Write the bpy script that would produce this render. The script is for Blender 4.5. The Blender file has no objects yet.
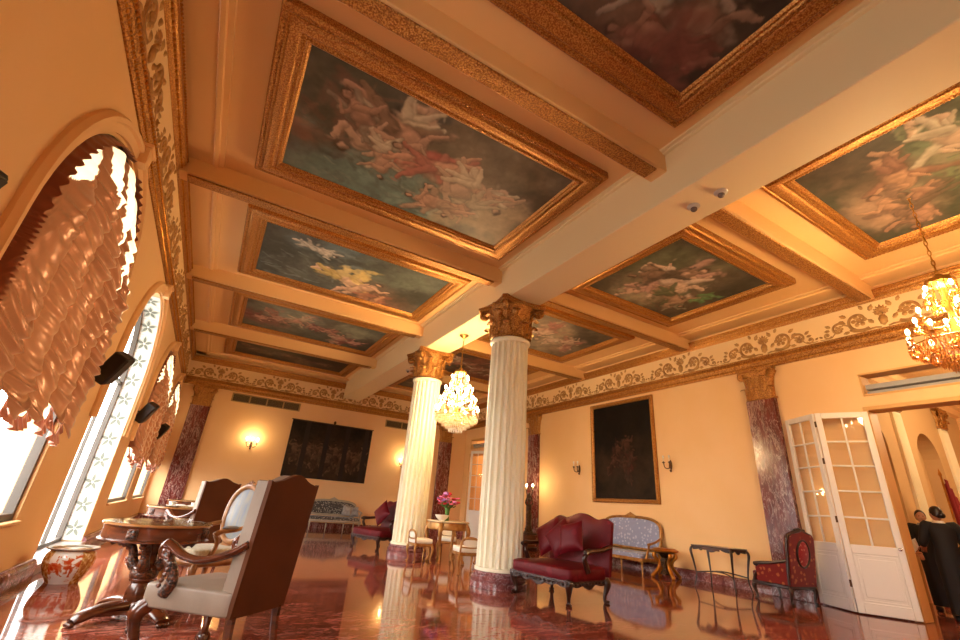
import bpy, math, random
import numpy as np
from mathutils import Vector, Matrix

PI = math.pi
C = bpy.context.scene.collection
R = math.radians
rnd = random.Random(7)


class MB:
    """collects shapes into one mesh"""
    def __init__(s, M=None):
        s.v = []; s.f = []; s.M = M

    def add(s, vs, fs):
        o = len(s.v)
        if s.M is not None:
            vs = [tuple(s.M @ Vector(p)) for p in vs]
        s.v += [tuple(p) for p in vs]
        s.f += [tuple(i + o for i in f) for f in fs]
        return s

    def box(s, x0, x1, y0, y1, z0, z1, b=0.0, M=None):
        x0, x1 = min(x0, x1), max(x0, x1); y0, y1 = min(y0, y1), max(y0, y1); z0, z1 = min(z0, z1), max(z0, z1)
        if b <= 0:
            vs = [(x, y, z) for z in (z0, z1) for y in (y0, y1) for x in (x0, x1)]
            fs = [(0, 2, 3, 1), (4, 5, 7, 6), (0, 1, 5, 4), (2, 6, 7, 3), (0, 4, 6, 2), (1, 3, 7, 5)]
        else:
            b = min(b, (x1 - x0) / 2.01, (y1 - y0) / 2.01, (z1 - z0) / 2.01)
            vs = []; idx = {}
            X = (x0, x1); Y = (y0, y1); Z = (z0, z1)
            for i in (0, 1):
                for j in (0, 1):
                    for k in (0, 1):
                        sx, sy, sz = 1 - 2 * i, 1 - 2 * j, 1 - 2 * k
                        for a in range(3):
                            p = [X[i] + sx * b, Y[j] + sy * b, Z[k] + sz * b]
                            p[a] = (X, Y, Z)[a][(i, j, k)[a]]
                            idx[i, j, k, a] = len(vs); vs.append(tuple(p))
            fs = []
            q = [(0, 0), (1, 0), (1, 1), (0, 1)]
            for a in range(3):
                for side in (0, 1):
                    f = []
                    for (m, n) in q:
                        c = [0, 0, 0]; c[a] = side; c[(a + 1) % 3] = m; c[(a + 2) % 3] = n
                        f.append(idx[c[0], c[1], c[2], a])
                    fs.append(tuple(f) if side else tuple(reversed(f)))
            for a in range(3):
                b1, b2 = (a + 1) % 3, (a + 2) % 3
                for m in (0, 1):
                    for n in (0, 1):
                        c0 = [0, 0, 0]; c1 = [0, 0, 0]
                        c0[b1] = c1[b1] = m; c0[b2] = c1[b2] = n; c1[a] = 1
                        f = (idx[(*c0, b1)], idx[(*c1, b1)], idx[(*c1, b2)], idx[(*c0, b2)])
                        fs.append(f if m != n else tuple(reversed(f)))
            for i in (0, 1):
                for j in (0, 1):
                    for k in (0, 1):
                        f = (idx[i, j, k, 0], idx[i, j, k, 1], idx[i, j, k, 2])
                        fs.append(f if (i + j + k) % 2 else tuple(reversed(f)))
        if M is not None:
            vs = [tuple(M @ Vector(p)) for p in vs]
        return s.add(vs, fs)

    def lathe(s, prof, n=24, c=(0, 0, 0), sx=1, sy=1, M=None, a0=0, a1=2 * PI, rf=None):
        full = abs(a1 - a0 - 2 * PI) < 1e-6
        m = n if full else n + 1
        vs = []
        for r, z in prof:
            for i in range(m):
                a = a0 + (a1 - a0) * i / n
                rr = r * (rf(a, z) if rf else 1)
                vs.append((c[0] + rr * math.cos(a) * sx, c[1] + rr * math.sin(a) * sy, c[2] + z))
        fs = []
        for k in range(len(prof) - 1):
            for i in range(n):
                j = (i + 1) % m
                fs.append((k * m + i, k * m + j, (k + 1) * m + j, (k + 1) * m + i))
        if full:
            if prof[0][0] > 1e-5: fs.append(tuple(reversed(range(m))))
            if prof[-1][0] > 1e-5: fs.append(tuple((len(prof) - 1) * m + i for i in range(m)))
        if M is not None:
            vs = [tuple(M @ Vector(p)) for p in vs]
        return s.add(vs, fs)

    def tube(s, pts, rad, n=8, closed=False, ry=1.0, up=None, caps=True):
        P = [Vector(p) for p in pts]; N = len(P)
        if not hasattr(rad, '__len__'): rad = [rad] * N
        T = []
        for i in range(N):
            if closed: t = P[(i + 1) % N] - P[i - 1]
            else: t = P[min(i + 1, N - 1)] - P[max(i - 1, 0)]
            T.append(t.normalized() if t.length > 1e-9 else Vector((0, 0, 1)))
        nrm = Vector(up) if up else (Vector((0, 0, 1)) if abs(T[0].z) < .9 else Vector((1, 0, 0)))
        vs = []
        for i in range(N):
            if up: nrm = Vector(up)
            nn = nrm - T[i] * nrm.dot(T[i])
            if nn.length < 1e-5: nn = T[i].orthogonal()
            nrm = nn.normalized(); b = T[i].cross(nrm)
            for k in range(n):
                a = 2 * PI * k / n
                vs.append(P[i] + nrm * (math.cos(a) * rad[i]) + b * (math.sin(a) * rad[i] * ry))
        fs = []
        for i in range(N if closed else N - 1):
            j = (i + 1) % N
            for k in range(n):
                l = (k + 1) % n
                fs.append((i * n + k, i * n + l, j * n + l, j * n + k))
        if caps and not closed:
            fs.append(tuple(reversed(range(n)))); fs.append(tuple((N - 1) * n + k for k in range(n)))
        return s.add(vs, fs)

    def prism(s, poly, fn, d0, d1):
        """poly: 2D loop; fn(u, v, d) -> 3D"""
        n = len(poly)
        vs = [fn(u, v, d0) for u, v in poly] + [fn(u, v, d1) for u, v in poly]
        fs = [tuple(reversed(range(n))), tuple(range(n, 2 * n))]
        for i in range(n):
            j = (i + 1) % n
            fs.append((i, j, n + j, n + i))
        return s.add(vs, fs)

    def grid(s, fn, nu, nv, cu=False, cv=False):
        mu, mv = (nu if cu else nu + 1), (nv if cv else nv + 1)
        vs = [fn(i / nu, j / nv) for j in range(mv) for i in range(mu)]
        fs = []
        for j in range(nv):
            for i in range(nu):
                i2, j2 = (i + 1) % mu, (j + 1) % mv
                fs.append((j * mu + i, j * mu + i2, j2 * mu + i2, j2 * mu + i))
        return s.add(vs, fs)

    def ell(s, c, r, n=12, m=8, M=None):
        if not hasattr(r, '__len__'): r = (r, r, r)
        vs = [(0, 0, -1)]
        for j in range(1, m):
            t = PI * j / m - PI / 2
            for i in range(n):
                a = 2 * PI * i / n
                vs.append((math.cos(a) * math.cos(t), math.sin(a) * math.cos(t), math.sin(t)))
        vs.append((0, 0, 1))
        fs = []
        for i in range(n):
            fs.append((0, 1 + (i + 1) % n, 1 + i))
            for j in range(m - 2):
                a = 1 + j * n
                fs.append((a + i, a + (i + 1) % n, a + n + (i + 1) % n, a + n + i))
            a = 1 + (m - 2) * n
            fs.append((a + i, a + (i + 1) % n, len(vs) - 1))
        vs = [Vector((p[0] * r[0], p[1] * r[1], p[2] * r[2])) for p in vs]
        if M is not None: vs = [M @ p for p in vs]
        return s.add([(p[0] + c[0], p[1] + c[1], p[2] + c[2]) for p in vs], fs)

    def sup(s, c, r, e=0.35, n=28, m=16, M=None, warp=None):
        """puffed box (superellipsoid)"""
        def sp(x, p): return math.copysign(abs(x) ** p, x) if abs(x) > 1e-9 else 0.
        def fn(u, v):
            a = 2 * PI * u; t = PI * (v - .5)
            p = Vector((sp(math.cos(t), e) * sp(math.cos(a), e) * r[0], sp(math.cos(t), e) * sp(math.sin(a), e) * r[1], sp(math.sin(t), e) * r[2]))
            if warp: p = Vector(warp(p))
            if M is not None: p = M @ p
            return (p.x + c[0], p.y + c[1], p.z + c[2])
        return s.grid(fn, n, m, cu=True)

    def build(s, name, mat=None, parent=None, angle=40, smooth=True, mat2=None, split=None):
        me = bpy.data.meshes.new(name)
        me.from_pydata(s.v, [], s.f)
        me.update()
        if smooth:
            me.polygons.foreach_set('use_smooth', [True] * len(me.polygons))
            me.set_sharp_from_angle(angle=R(angle))
        if mat: me.materials.append(mat)
        if mat2:
            me.materials.append(mat2)
            me.polygons.foreach_set('material_index', [0 if i < split else 1 for i in range(len(me.polygons))])
        o = bpy.data.objects.new(name, me)
        C.objects.link(o)
        if parent: o.parent = parent
        return o


def tag(o, label=None, cat=None, group=None, kind=None):
    if label: o['label'] = label
    if cat: o['category'] = cat
    if group: o['group'] = group
    if kind: o['kind'] = kind
    return o


def thing(name, label, cat, loc=(0, 0, 0), rz=0, group=None):
    o = bpy.data.objects.new(name, None)
    o.empty_display_size = .1
    C.objects.link(o)
    o.location = loc; o.rotation_euler = (0, 0, rz)
    return tag(o, label, cat, group)


def struct(name, mb, m, parent=None, angle=40, mat2=None, split=None):
    o = mb.build(name, m, parent, angle, True, mat2, split)
    if parent is None: o['kind'] = 'structure'
    return o


def dup(root, loc, rz=None, label=None, group=None, scale=None):
    def cp(o, par):
        c = o.copy(); C.objects.link(c)
        if par: c.parent = par
        for ch in list(o.children): cp(ch, c)
        return c
    r = cp(root, None)
    r.location = loc
    if rz is not None: r.rotation_euler = (0, 0, rz)
    if label: r['label'] = label
    if group: r['group'] = group
    if scale: r.scale = scale
    return r


def bez(p, n=12):
    """Catmull-Rom through points"""
    P = [Vector(q) for q in p]
    P = [P[0] * 2 - P[1]] + P + [P[-1] * 2 - P[-2]]
    out = []
    for i in range(1, len(P) - 2):
        for k in range(n):
            t = k / n
            a, b, c, d = P[i - 1], P[i], P[i + 1], P[i + 2]
            out.append(0.5 * ((2 * b) + (c - a) * t + (2 * a - 5 * b + 4 * c - d) * t * t + (3 * b - a - 3 * c + d) * t ** 3))
    out.append(P[-2])
    return out


def lerp_list(vals, n):
    out = []
    for i in range(n):
        t = i / (n - 1) * (len(vals) - 1); k = min(int(t), len(vals) - 2)
        out.append(vals[k] + (vals[k + 1] - vals[k]) * (t - k))
    return out


# ---------------------------------------------------------------- materials
def new_mat(name):
    m = bpy.data.materials.new(name); m.use_nodes = True
    nt = m.node_tree
    return m, nt, nt.nodes['Principled BSDF']


def rgb(h):
    """sRGB hex -> linear"""
    h = h.lstrip('#')
    c = [int(h[i:i + 2], 16) / 255 for i in (0, 2, 4)]
    return tuple(x / 12.92 if x <= .04045 else ((x + .055) / 1.055) ** 2.4 for x in c) + (1,)


def node(nt, t, **kw):
    n = nt.nodes.new(t)
    for k, v in kw.items():
        if k in n.inputs: n.inputs[k].default_value = v
        else: setattr(n, k, v)
    return n


def ramp(nt, stops, fac):
    n = nt.nodes.new('ShaderNodeValToRGB')
    e = n.color_ramp.elements
    while len(e) < len(stops): e.new(.5)
    for i, (p, c) in enumerate(stops):
        e[i].position = p; e[i].color = c
    nt.links.new(fac, n.inputs[0])
    return n


def mat(name, col, rough=.5, metal=0., var=None, vscale=6., bump=0., bscale=40., bdist=.01, coat=0., sheen=0., btype='noise', detail=4., stretch=(1, 1, 1), vr=(.35, .65), spec=.5):
    m, nt, b = new_mat(name)
    L = nt.links.new
    col = rgb(col) if isinstance(col, str) else col
    b.inputs['Base Color'].default_value = col
    b.inputs['Roughness'].default_value = rough
    b.inputs['Metallic'].default_value = metal
    b.inputs['Specular IOR Level'].default_value = spec
    if coat:
        b.inputs['Coat Weight'].default_value = coat; b.inputs['Coat Roughness'].default_value = .06
    if sheen:
        b.inputs['Sheen Weight'].default_value = sheen; b.inputs['Sheen Roughness'].default_value = .4
    tc = node(nt, 'ShaderNodeTexCoord')
    mp = node(nt, 'ShaderNodeMapping'); mp.inputs['Scale'].default_value = stretch
    L(tc.outputs['Object'], mp.inputs[0])
    if var:
        nz = node(nt, 'ShaderNodeTexNoise', Scale=vscale, Detail=detail)
        L(mp.outputs[0], nz.inputs['Vector'])
        r = ramp(nt, [(vr[0], col), (vr[1], rgb(var) if isinstance(var, str) else var)], nz.outputs[0])
        L(r.outputs[0], b.inputs['Base Color'])
    if bump:
        if btype == 'noise':
            bz = node(nt, 'ShaderNodeTexNoise', Scale=bscale, Detail=3.)
            out = bz.outputs[0]
        else:
            bz = node(nt, 'ShaderNodeTexVoronoi', Scale=bscale)
            out = bz.outputs['Distance']
        L(mp.outputs[0], bz.inputs['Vector'])
        bp = node(nt, 'ShaderNodeBump', Strength=bump, Distance=bdist)
        L(out, bp.inputs['Height']); L(bp.outputs[0], b.inputs['Normal'])
    return m


def gold_mat(name, hi, lo, rough=.38, metal=.75, scale=30., bump=.9, dist=.02):
    """carved gilding: bright leaf on the high relief, brown bole in the hollows of the carving"""
    m, nt, b = new_mat(name); L = nt.links.new
    tc = node(nt, 'ShaderNodeTexCoord')
    nz = node(nt, 'ShaderNodeTexNoise', Scale=scale, Detail=2.)
    L(tc.outputs['Object'], nz.inputs['Vector'])
    vo = node(nt, 'ShaderNodeTexVoronoi', Scale=scale * 1.3, feature='SMOOTH_F1')
    L(tc.outputs['Object'], vo.inputs['Vector'])
    ad = node(nt, 'ShaderNodeMath', operation='SUBTRACT'); L(nz.outputs[0], ad.inputs[0])
    mu = node(nt, 'ShaderNodeMath', operation='MULTIPLY'); mu.inputs[1].default_value = .55
    L(vo.outputs['Distance'], mu.inputs[0]); L(mu.outputs[0], ad.inputs[1])
    r = ramp(nt, [(.15, rgb(lo)), (.42, rgb(hi))], ad.outputs[0])
    L(r.outputs[0], b.inputs['Base Color'])
    bp = node(nt, 'ShaderNodeBump', Strength=bump, Distance=dist)
    L(ad.outputs[0], bp.inputs['Height']); L(bp.outputs[0], b.inputs['Normal'])
    b.inputs['Metallic'].default_value = metal; b.inputs['Roughness'].default_value = rough
    return m


def marble_mat(name, base, dark, vein, scale=1., rough=.12, tile=None, coat=0., vein_amt=.5, stretch=(1, 1, 1)):
    m, nt, b = new_mat(name); L = nt.links.new
    tc = node(nt, 'ShaderNodeTexCoord')
    mp = node(nt, 'ShaderNodeMapping'); mp.inputs['Scale'].default_value = stretch
    L(tc.outputs['Object'], mp.inputs[0])
    n1 = node(nt, 'ShaderNodeTexNoise', Scale=2.2 * scale, Detail=6., Roughness=.6, Distortion=.8)
    L(mp.outputs[0], n1.inputs['Vector'])
    r1 = ramp(nt, [(.32, rgb(dark)), (.62, rgb(base))], n1.outputs[0])
    n2 = node(nt, 'ShaderNodeTexNoise', Scale=3.1 * scale, Detail=7., Roughness=.62, Distortion=1.6)
    L(mp.outputs[0], n2.inputs['Vector'])
    a = node(nt, 'ShaderNodeMath', operation='SUBTRACT'); a.inputs[1].default_value = .5; L(n2.outputs[0], a.inputs[0])
    ab = node(nt, 'ShaderNodeMath', operation='ABSOLUTE'); L(a.outputs[0], ab.inputs[0])
    n3 = node(nt, 'ShaderNodeTexNoise', Scale=1.7 * scale, Detail=3.); L(mp.outputs[0], n3.inputs['Vector'])
    w3 = ramp(nt, [(.42, (.02, .02, .02, 1)), (.68, (.09, .09, .09, 1))], n3.outputs[0])
    dv = node(nt, 'ShaderNodeMath', operation='DIVIDE'); L(ab.outputs[0], dv.inputs[0]); L(w3.outputs[0], dv.inputs[1])
    rv = ramp(nt, [(0., (vein_amt,) * 3 + (1,)), (.45, (vein_amt * .25,) * 3 + (1,)), (1., (0, 0, 0, 1))], dv.outputs[0])
    mx = node(nt, 'ShaderNodeMix', data_type='RGBA')
    L(rv.outputs[0], mx.inputs['Factor']); L(r1.outputs[0], mx.inputs['A']); mx.inputs['B'].default_value = rgb(vein)
    out = mx.outputs['Result']
    if tile:
        br = node(nt, 'ShaderNodeTexBrick', Scale=1.0)
        br.inputs['Mortar Size'].default_value = .004; br.inputs['Brick Width'].default_value = tile[0]; br.inputs['Row Height'].default_value = tile[1]
        br.inputs['Color1'].default_value = (.62, .62, .62, 1); br.inputs['Color2'].default_value = (1, 1, 1, 1); br.inputs['Mortar'].default_value = (.35, .3, .28, 1)
        br.inputs['Bias'].default_value = .1
        L(tc.outputs['Object'], br.inputs['Vector'])
        m2 = node(nt, 'ShaderNodeMix', data_type='RGBA', blend_type='MULTIPLY'); m2.inputs['Factor'].default_value = 1
        L(out, m2.inputs['A']); L(br.outputs['Color'], m2.inputs['B']); out = m2.outputs['Result']
    L(out, b.inputs['Base Color'])
    b.inputs['Roughness'].default_value = rough
    if coat:
        b.inputs['Coat Weight'].default_value = coat; b.inputs['Coat Roughness'].default_value = .04
    return m


def damask_mat(name, base, motif, scale=9., rough=.65, sheen=.2, thr=.42):
    m, nt, b = new_mat(name); L = nt.links.new
    tc = node(nt, 'ShaderNodeTexCoord')
    vo = node(nt, 'ShaderNodeTexVoronoi', Scale=scale, Randomness=.8)
    L(tc.outputs['Object'], vo.inputs['Vector'])
    nz = node(nt, 'ShaderNodeTexNoise', Scale=scale * 3.2, Detail=2.)
    L(tc.outputs['Object'], nz.inputs['Vector'])
    ad = node(nt, 'ShaderNodeMath', operation='ADD'); L(vo.outputs['Distance'], ad.inputs[0])
    mu = node(nt, 'ShaderNodeMath', operation='MULTIPLY_ADD'); mu.inputs[1].default_value = .5; mu.inputs[2].default_value = -.25
    L(nz.outputs[0], mu.inputs[0]); L(mu.outputs[0], ad.inputs[1])
    r = ramp(nt, [(thr - .05, rgb(motif)), (thr + .05, rgb(base))], ad.outputs[0])
    L(r.outputs[0], b.inputs['Base Color'])
    b.inputs['Roughness'].default_value = rough
    b.inputs['Sheen Weight'].default_value = sheen; b.inputs['Specular IOR Level'].default_value = .2
    bp = node(nt, 'ShaderNodeBump', Strength=.25, Distance=.004)
    L(nz.outputs[0], bp.inputs['Height']); L(bp.outputs[0], b.inputs['Normal'])
    return m


def emit_mat(name, col, st):
    m, nt, b = new_mat(name)
    b.inputs['Base Color'].default_value = col
    b.inputs['Emission Color'].default_value = col; b.inputs['Emission Strength'].default_value = st
    return m


def glass_mat(name, tint=(1, 1, 1, 1), refl=.12, rough=.02):
    m, nt, b = new_mat(name); L = nt.links.new
    tr = node(nt, 'ShaderNodeBsdfTransparent'); tr.inputs[0].default_value = tint
    gl = node(nt, 'ShaderNodeBsdfGlossy'); gl.inputs['Roughness'].default_value = rough
    mx = node(nt, 'ShaderNodeMixShader'); mx.inputs[0].default_value = refl
    L(tr.outputs[0], mx.inputs[1]); L(gl.outputs[0], mx.inputs[2])
    L(mx.outputs[0], nt.nodes['Material Output'].inputs['Surface'])
    return m


M_WALL = mat('cream_plaster', '#f1c893', .75, var='#efc48b', vscale=1.2, bump=.05, bscale=60)
M_CEIL = mat('ivory_ceiling_plaster', '#ebc085', .7, var='#e8bc7e', vscale=.8)
M_TRIM = mat('ivory_moulding', '#eed8a8', .6)
M_GOLD = gold_mat('carved_gilding', '#c8944e', '#8a5626', scale=52, rough=.36, metal=.65, bump=.9, dist=.012)
M_GOLDF = gold_mat('fine_carved_gilding', '#c9964f', '#965e2a', scale=60, rough=.34, metal=.65, bump=.8, dist=.008)
M_GILT = mat('plain_gilt', '#c48a3c', .32, .8, var='#a86a28', vscale=8)
M_SCROLL = mat('bronze_gilt_relief', '#c69a5e', .45, .3, var='#a07848', vscale=12)
M_FLOOR = marble_mat('red_marble_floor', '#9a4a34', '#63241a', '#d0a090', scale=1.1, rough=.06, tile=(.9, .45), vein_amt=.55, stretch=(.7, 2.2, 1))
M_REDM = marble_mat('dark_red_marble', '#6e2a25', '#3f1414', '#d8b9b0', scale=1.6, rough=.18, vein_amt=.7, stretch=(2, 2, .45))
M_BASE = marble_mat('purple_red_marble', '#8a5250', '#5c2c2e', '#d6bcc0', scale=2.2, rough=.15, vein_amt=.6)
M_COL = mat('cream_column_paint', '#f4eed6', .45, var='#efe6c8', vscale=2)
M_WHITE = mat('white_painted_wood', '#e6dfd6', .4)
M_WOOD = mat('walnut_wood', '#5b2b12', .3, var='#3a1808', vscale=3, stretch=(1, 1, 12), coat=.3)
M_DARK = mat('dark_mahogany', '#33130a', .28, var='#220a05', vscale=4, stretch=(1, 1, 8), coat=.4)
M_BLACK = mat('black_plastic', '#17120f', .45)
M_GLASS = glass_mat('window_glass')
M_IRON = mat('dark_brass', '#5a3c1c', .4, .6)
M_BULB = emit_mat('lit_candle_bulb', (1, .78, .45, 1), 45)
M_CANDLE = mat('ivory_candle_tube', '#e9dcc0', .5)
M_CLEAR = mat('clear_cut_glass', '#f3f1ea', .04)
# ---------------------------------------------------------------- room dimensions
XL, XR, YF, YB = -1.46, 9.85, -4.9, 18.25
ZC, ZX, ZM = 5.5, 5.17, 4.79
MX0, MX1 = 4.04, 4.74
MXC = 4.39
PITCH = 3.835
BEAMS = [-1.0 + 0, 2.86, 6.68, 10.52, 14.4]
WIN_Y = [.55, 5.0, 9.0, 12.85, 16.62]
WR, WS = 1.36, 2.72             # arch radius, springing height
WALL_T = .36


def arch_pts(cy, r, zs, n=20):
    return [(cy + r * math.cos(PI - PI * i / n), zs + r * math.sin(PI - PI * i / n)) for i in range(n + 1)]


# floor
struct('floor', MB().box(XL - .4, 17, YF - .2, YB + .2, -.2, 0), M_FLOOR)

# window wall with five round-headed openings
w = MB()
edges = [YF]
for cy in WIN_Y: edges += [cy - WR, cy + WR]
edges += [YB + .2]
for i in range(0, len(edges), 2):
    w.box(XL - WALL_T, XL, edges[i], edges[i + 1], 0, ZC)
SILL = [.66, .66, .1, .66, .66]
for cy, sl in zip(WIN_Y, SILL):
    w.box(XL - WALL_T, XL, cy - WR, cy + WR, 0, sl)
    A = arch_pts(cy, WR, WS)
    for (y0, z0), (y1, z1) in zip(A, A[1:]):
        if y1 - y0 < 1e-6: continue
        vs = [(x, y, z) for x in (XL - WALL_T, XL) for (y, z) in ((y0, z0), (y1, z1), (y1, ZC), (y0, ZC))]
        w.add(vs, [(3, 2, 1, 0), (4, 5, 6, 7), (0, 1, 5, 4), (2, 3, 7, 6)])
struct('wall_left', w, M_WALL)
struct('wall_back', MB().box(XL - .4, XR + .4, YB, YB + .3, 0, ZC), M_WALL)
struct('wall_front', MB().box(XL - .4, XR + .4, YF - .3, YF, 0, ZC), M_WALL)

# right wall with two doorways and the transom lights over them
DOORS = [(.38, 3.31), (14.85, 17.72)]
TZ0, TZ1, DZ = 3.46, 3.86, 3.21
w = MB()
y = YF
for a, b in DOORS:
    w.box(XR, XR + .3, y, a, 0, ZC)
    w.box(XR, XR + .3, a, b, DZ, TZ0)
    w.box(XR, XR + .3, a, b, TZ1, ZC)
    y = b
w.box(XR, XR + .3, y, YB + .2, 0, ZC)
struct('wall_right', w, M_WALL)

# ceiling slab; the beams are a trim of their own
struct('ceiling', MB().box(XL - .4, XR + .4, YF - .2, YB + .2, ZC, ZC + .25), M_CEIL)
b = MB().box(MX0, MX1, YF, YB, ZM, ZC + .01, .012)
for s, x in ((1, MX0), (-1, MX1)):     # fillets along the top of the main beam
    b.box(x - s * .05, x + s * .02, YF, YB, ZC - .05, ZC, .01)
    b.box(x - s * .10, x + s * .02, YF, YB, ZC - .025, ZC, .008)
struct('trim_20', b, M_TRIM)
nb = 0
for yb in BEAMS:
    for x0, x1 in ((XL, MX0 + .01), (MX1 - .01, XR)):
        nb += 1; o = struct('trim_%d' % (20 + nb), MB().box(x0, x1, yb - .125, yb + .125, ZX + .02, ZC, .01), M_CEIL)
        g = MB().box(x0 + .14, x1 - .14 if x0 > 2 else x1 - .16, yb - .10, yb + .10, ZX - .012, ZX + .02, .012)
        g.build('gilded_soffit_band', M_GOLD, o)
# flat border and fillets of the ceiling along the walls
t = MB()
for s, x in ((1, XL), (-1, XR)):
    t.box(x, x + s * .42, YF, YB, ZC - .05, ZC, .0)
    t.box(x + s * .40, x + s * .47, YF, YB, ZC - .07, ZC, .012)
    t.box(x + s * .46, x + s * .54, YF, YB, ZC - .035, ZC, .008)
t.box(XL, XR, YB - .42, YB, ZC - .05, ZC); t.box(XL, XR, YB - .50, YB - .40, ZC - .07, ZC, .012)
struct('trim_1', t, M_CEIL)


# cornice: lower carved moulding, plain frieze with scrolls, gilded ledge above; (d = distance from the wall, z)
LOW = [(0, 4.34), (.03, 4.335), (.055, 4.36), (.06, 4.40), (.045, 4.42), (.05, 4.44), (.075, 4.46), (.085, 4.52), (.07, 4.56), (.05, 4.575), (.05, 4.62), (.0, 4.63)]
UP = [(0, 5.16), (.03, 5.16), (.05, 5.18), (.06, 5.21), (.08, 5.22), (.10, 5.25), (.13, 5.26), (.15, 5.29), (.15, 5.33), (.17, 5.335), (.17, 5.36), (0, 5.40)]


LOW = [(d * .7, z) for d, z in LOW]; UP = [(d * .62, z) for d, z in UP]


def run(mb, prof, side):
    if side == 'left': fn = lambda d, z, t: (XL + d, t, z); a, b = YF, YB
    elif side == 'right': fn = lambda d, z, t: (XR - d, t, z); a, b = YF, YB
    elif side == 'back': fn = lambda d, z, t: (t, YB - d, z); a, b = XL, XR
    mb.prism(prof, fn, a, b)


def beads(mb, side, d, z, r, pitch, a, b, n=6):
    k = int((b - a) / pitch)
    for i in range(k):
        t = a + (i + .5) * pitch
        c = {'left': (XL + d, t, z), 'right': (XR - d, t, z), 'back': (t, YB - d, z)}[side]
        rr = (r, pitch * .46, r) if side != 'back' else (pitch * .46, r, r)
        mb.ell(c, rr, n, 4)


for side, (a, b) in (('left', (2.2, YB)), ('right', (0, YB)), ('back', (XL, XR))):
    m = MB(); run(m, LOW, side); nf = len(m.f)
    beads(m, side, .054, 4.50, .024, .062 if side == 'left' else .1, a, b)
    beads(m, side, .036, 4.385, .02, .05 if side == 'left' else .1, a, b)
    o = struct({'left': 'trim_2', 'right': 'trim_3', 'back': 'trim_4'}[side], m, M_GOLD, mat2=M_GILT, split=nf)
    m = MB(); run(m, UP, side); nf = len(m.f)
    beads(m, side, .10, 5.345, .018, .05 if side == 'left' else .1, a, b)
    beads(m, side, .06, 5.235, .02, .07 if side == 'left' else .12, a, b)
    struct({'left': 'trim_5', 'right': 'trim_6', 'back': 'trim_7'}[side], m, M_GOLDF, mat2=M_GILT, split=nf)


# scroll relief of the frieze: one fountain of scrolls round a palmette, 2 m wide
def spiral(cx, cz, r0, turns, a0, dirn, n=40):
    return [(cx + r0 * (1 - t) ** .8 * math.cos(a0 + dirn * turns * 2 * PI * t), cz + r0 * (1 - t) ** .8 * math.sin(a0 + dirn * turns * 2 * PI * t)) for t in [i / n for i in range(n + 1)]]


def scroll_mesh():
    m = MB()
    def st(pts, r0, r1):
        P = [(u, -.012, v) for u, v in pts]
        m.tube(P, lerp_list([r0, r1], len(P)), 6, ry=.9)
    def flower(u, v, r):
        m.ell((u, -.02, v), (r * .4, .028, r * .4), 8, 6)
        for k in range(6):
            a = k * PI / 3
            m.ell((u + r * .7 * math.cos(a), -.012, v + r * .7 * math.sin(a)), (r * .33, .018, r * .33), 6, 4)
    def leaf(u, v, L, a, wd=.3):
        ca, sa = math.cos(a), math.sin(a)
        def fn(s_, t_):
            x = s_ * L; y = (t_ - .5) * 2 * L * wd * math.sin(PI * min(1, s_ * .93 + .07)) * (1 + .25 * math.cos(s_ * 22))
            return (u + x * ca - y * sa, -.006 - .028 * math.sin(PI * s_) * (1 - (2 * t_ - 1) ** 2), v + x * sa + y * ca)
        m.grid(fn, 8, 4)
    for s in (-1, 1):
        st([(s * u, v) for u, v in spiral(.335, .215, .21, 1.15, -2.2, 1)], .032, .014); flower(s * .335, .215, .12)
        st([(s * u, v) for u, v in spiral(.665, .135, .13, 1.1, 2.6, -1)], .025, .012); flower(s * .665, .135, .075)
        st([(s * u, v) for u, v in spiral(.86, .075, .075, 1.0, -2.6, 1)], .018, .008); flower(s * .86, .075, .035)
        st([(s * .05, .0), (s * .12, .02), (s * .22, .01), (s * .32, .0), (s * .45, .03), (s * .5, .07)], .015, .02)
        st([(s * .5, .16), (s * .58, .20), (s * .68, .15), (s * .74, .07), (s * .8, .01), (s * .93, .0), (s * .99, .012)], .016, .006)
        for (u, v, L, a) in ((.50, .33, .14, .5), (.54, .25, .14, .1), (.16, .34, .15, 2.0), (.78, .2, .12, .6), (.8, .15, .11, .1), (.94, .04, .08, .6), (.50, .04, .12, -.1), (.13, .1, .14, .9), (.24, .40, .12, 1.1), (.1, .24, .14, 2.3)):
            leaf(s * u, v, L, a if s > 0 else PI - a)
    for k in range(7):
        a = PI / 2 + (k - 3) * .42
        leaf(0, .27, .17 - abs(k - 3) * .012, a, .2)
    leaf(0, .0, .28, PI / 2, .28); flower(0, .25, .07)
    m.ell((0, -.02, .13), (.06, .03, .09), 8, 6)
    return m


proto = None
def scroll(side, t, par):
    global proto
    if proto is None:
        proto = scroll_mesh().build('scroll_relief', M_SCROLL, par); o = proto
    else:
        o = proto.copy(); C.objects.link(o); o.parent = par
    z = 4.645; sc = 1.04
    if side == 'left': o.location = (XL, t, z); o.rotation_euler = (0, 0, R(90))
    elif side == 'right': o.location = (XR, t, z); o.rotation_euler = (0, 0, R(-90))
    else: o.location = (t, YB, z); o.rotation_euler = (0, 0, 0)
    o.scale = (sc, 1, 1.02)


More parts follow.
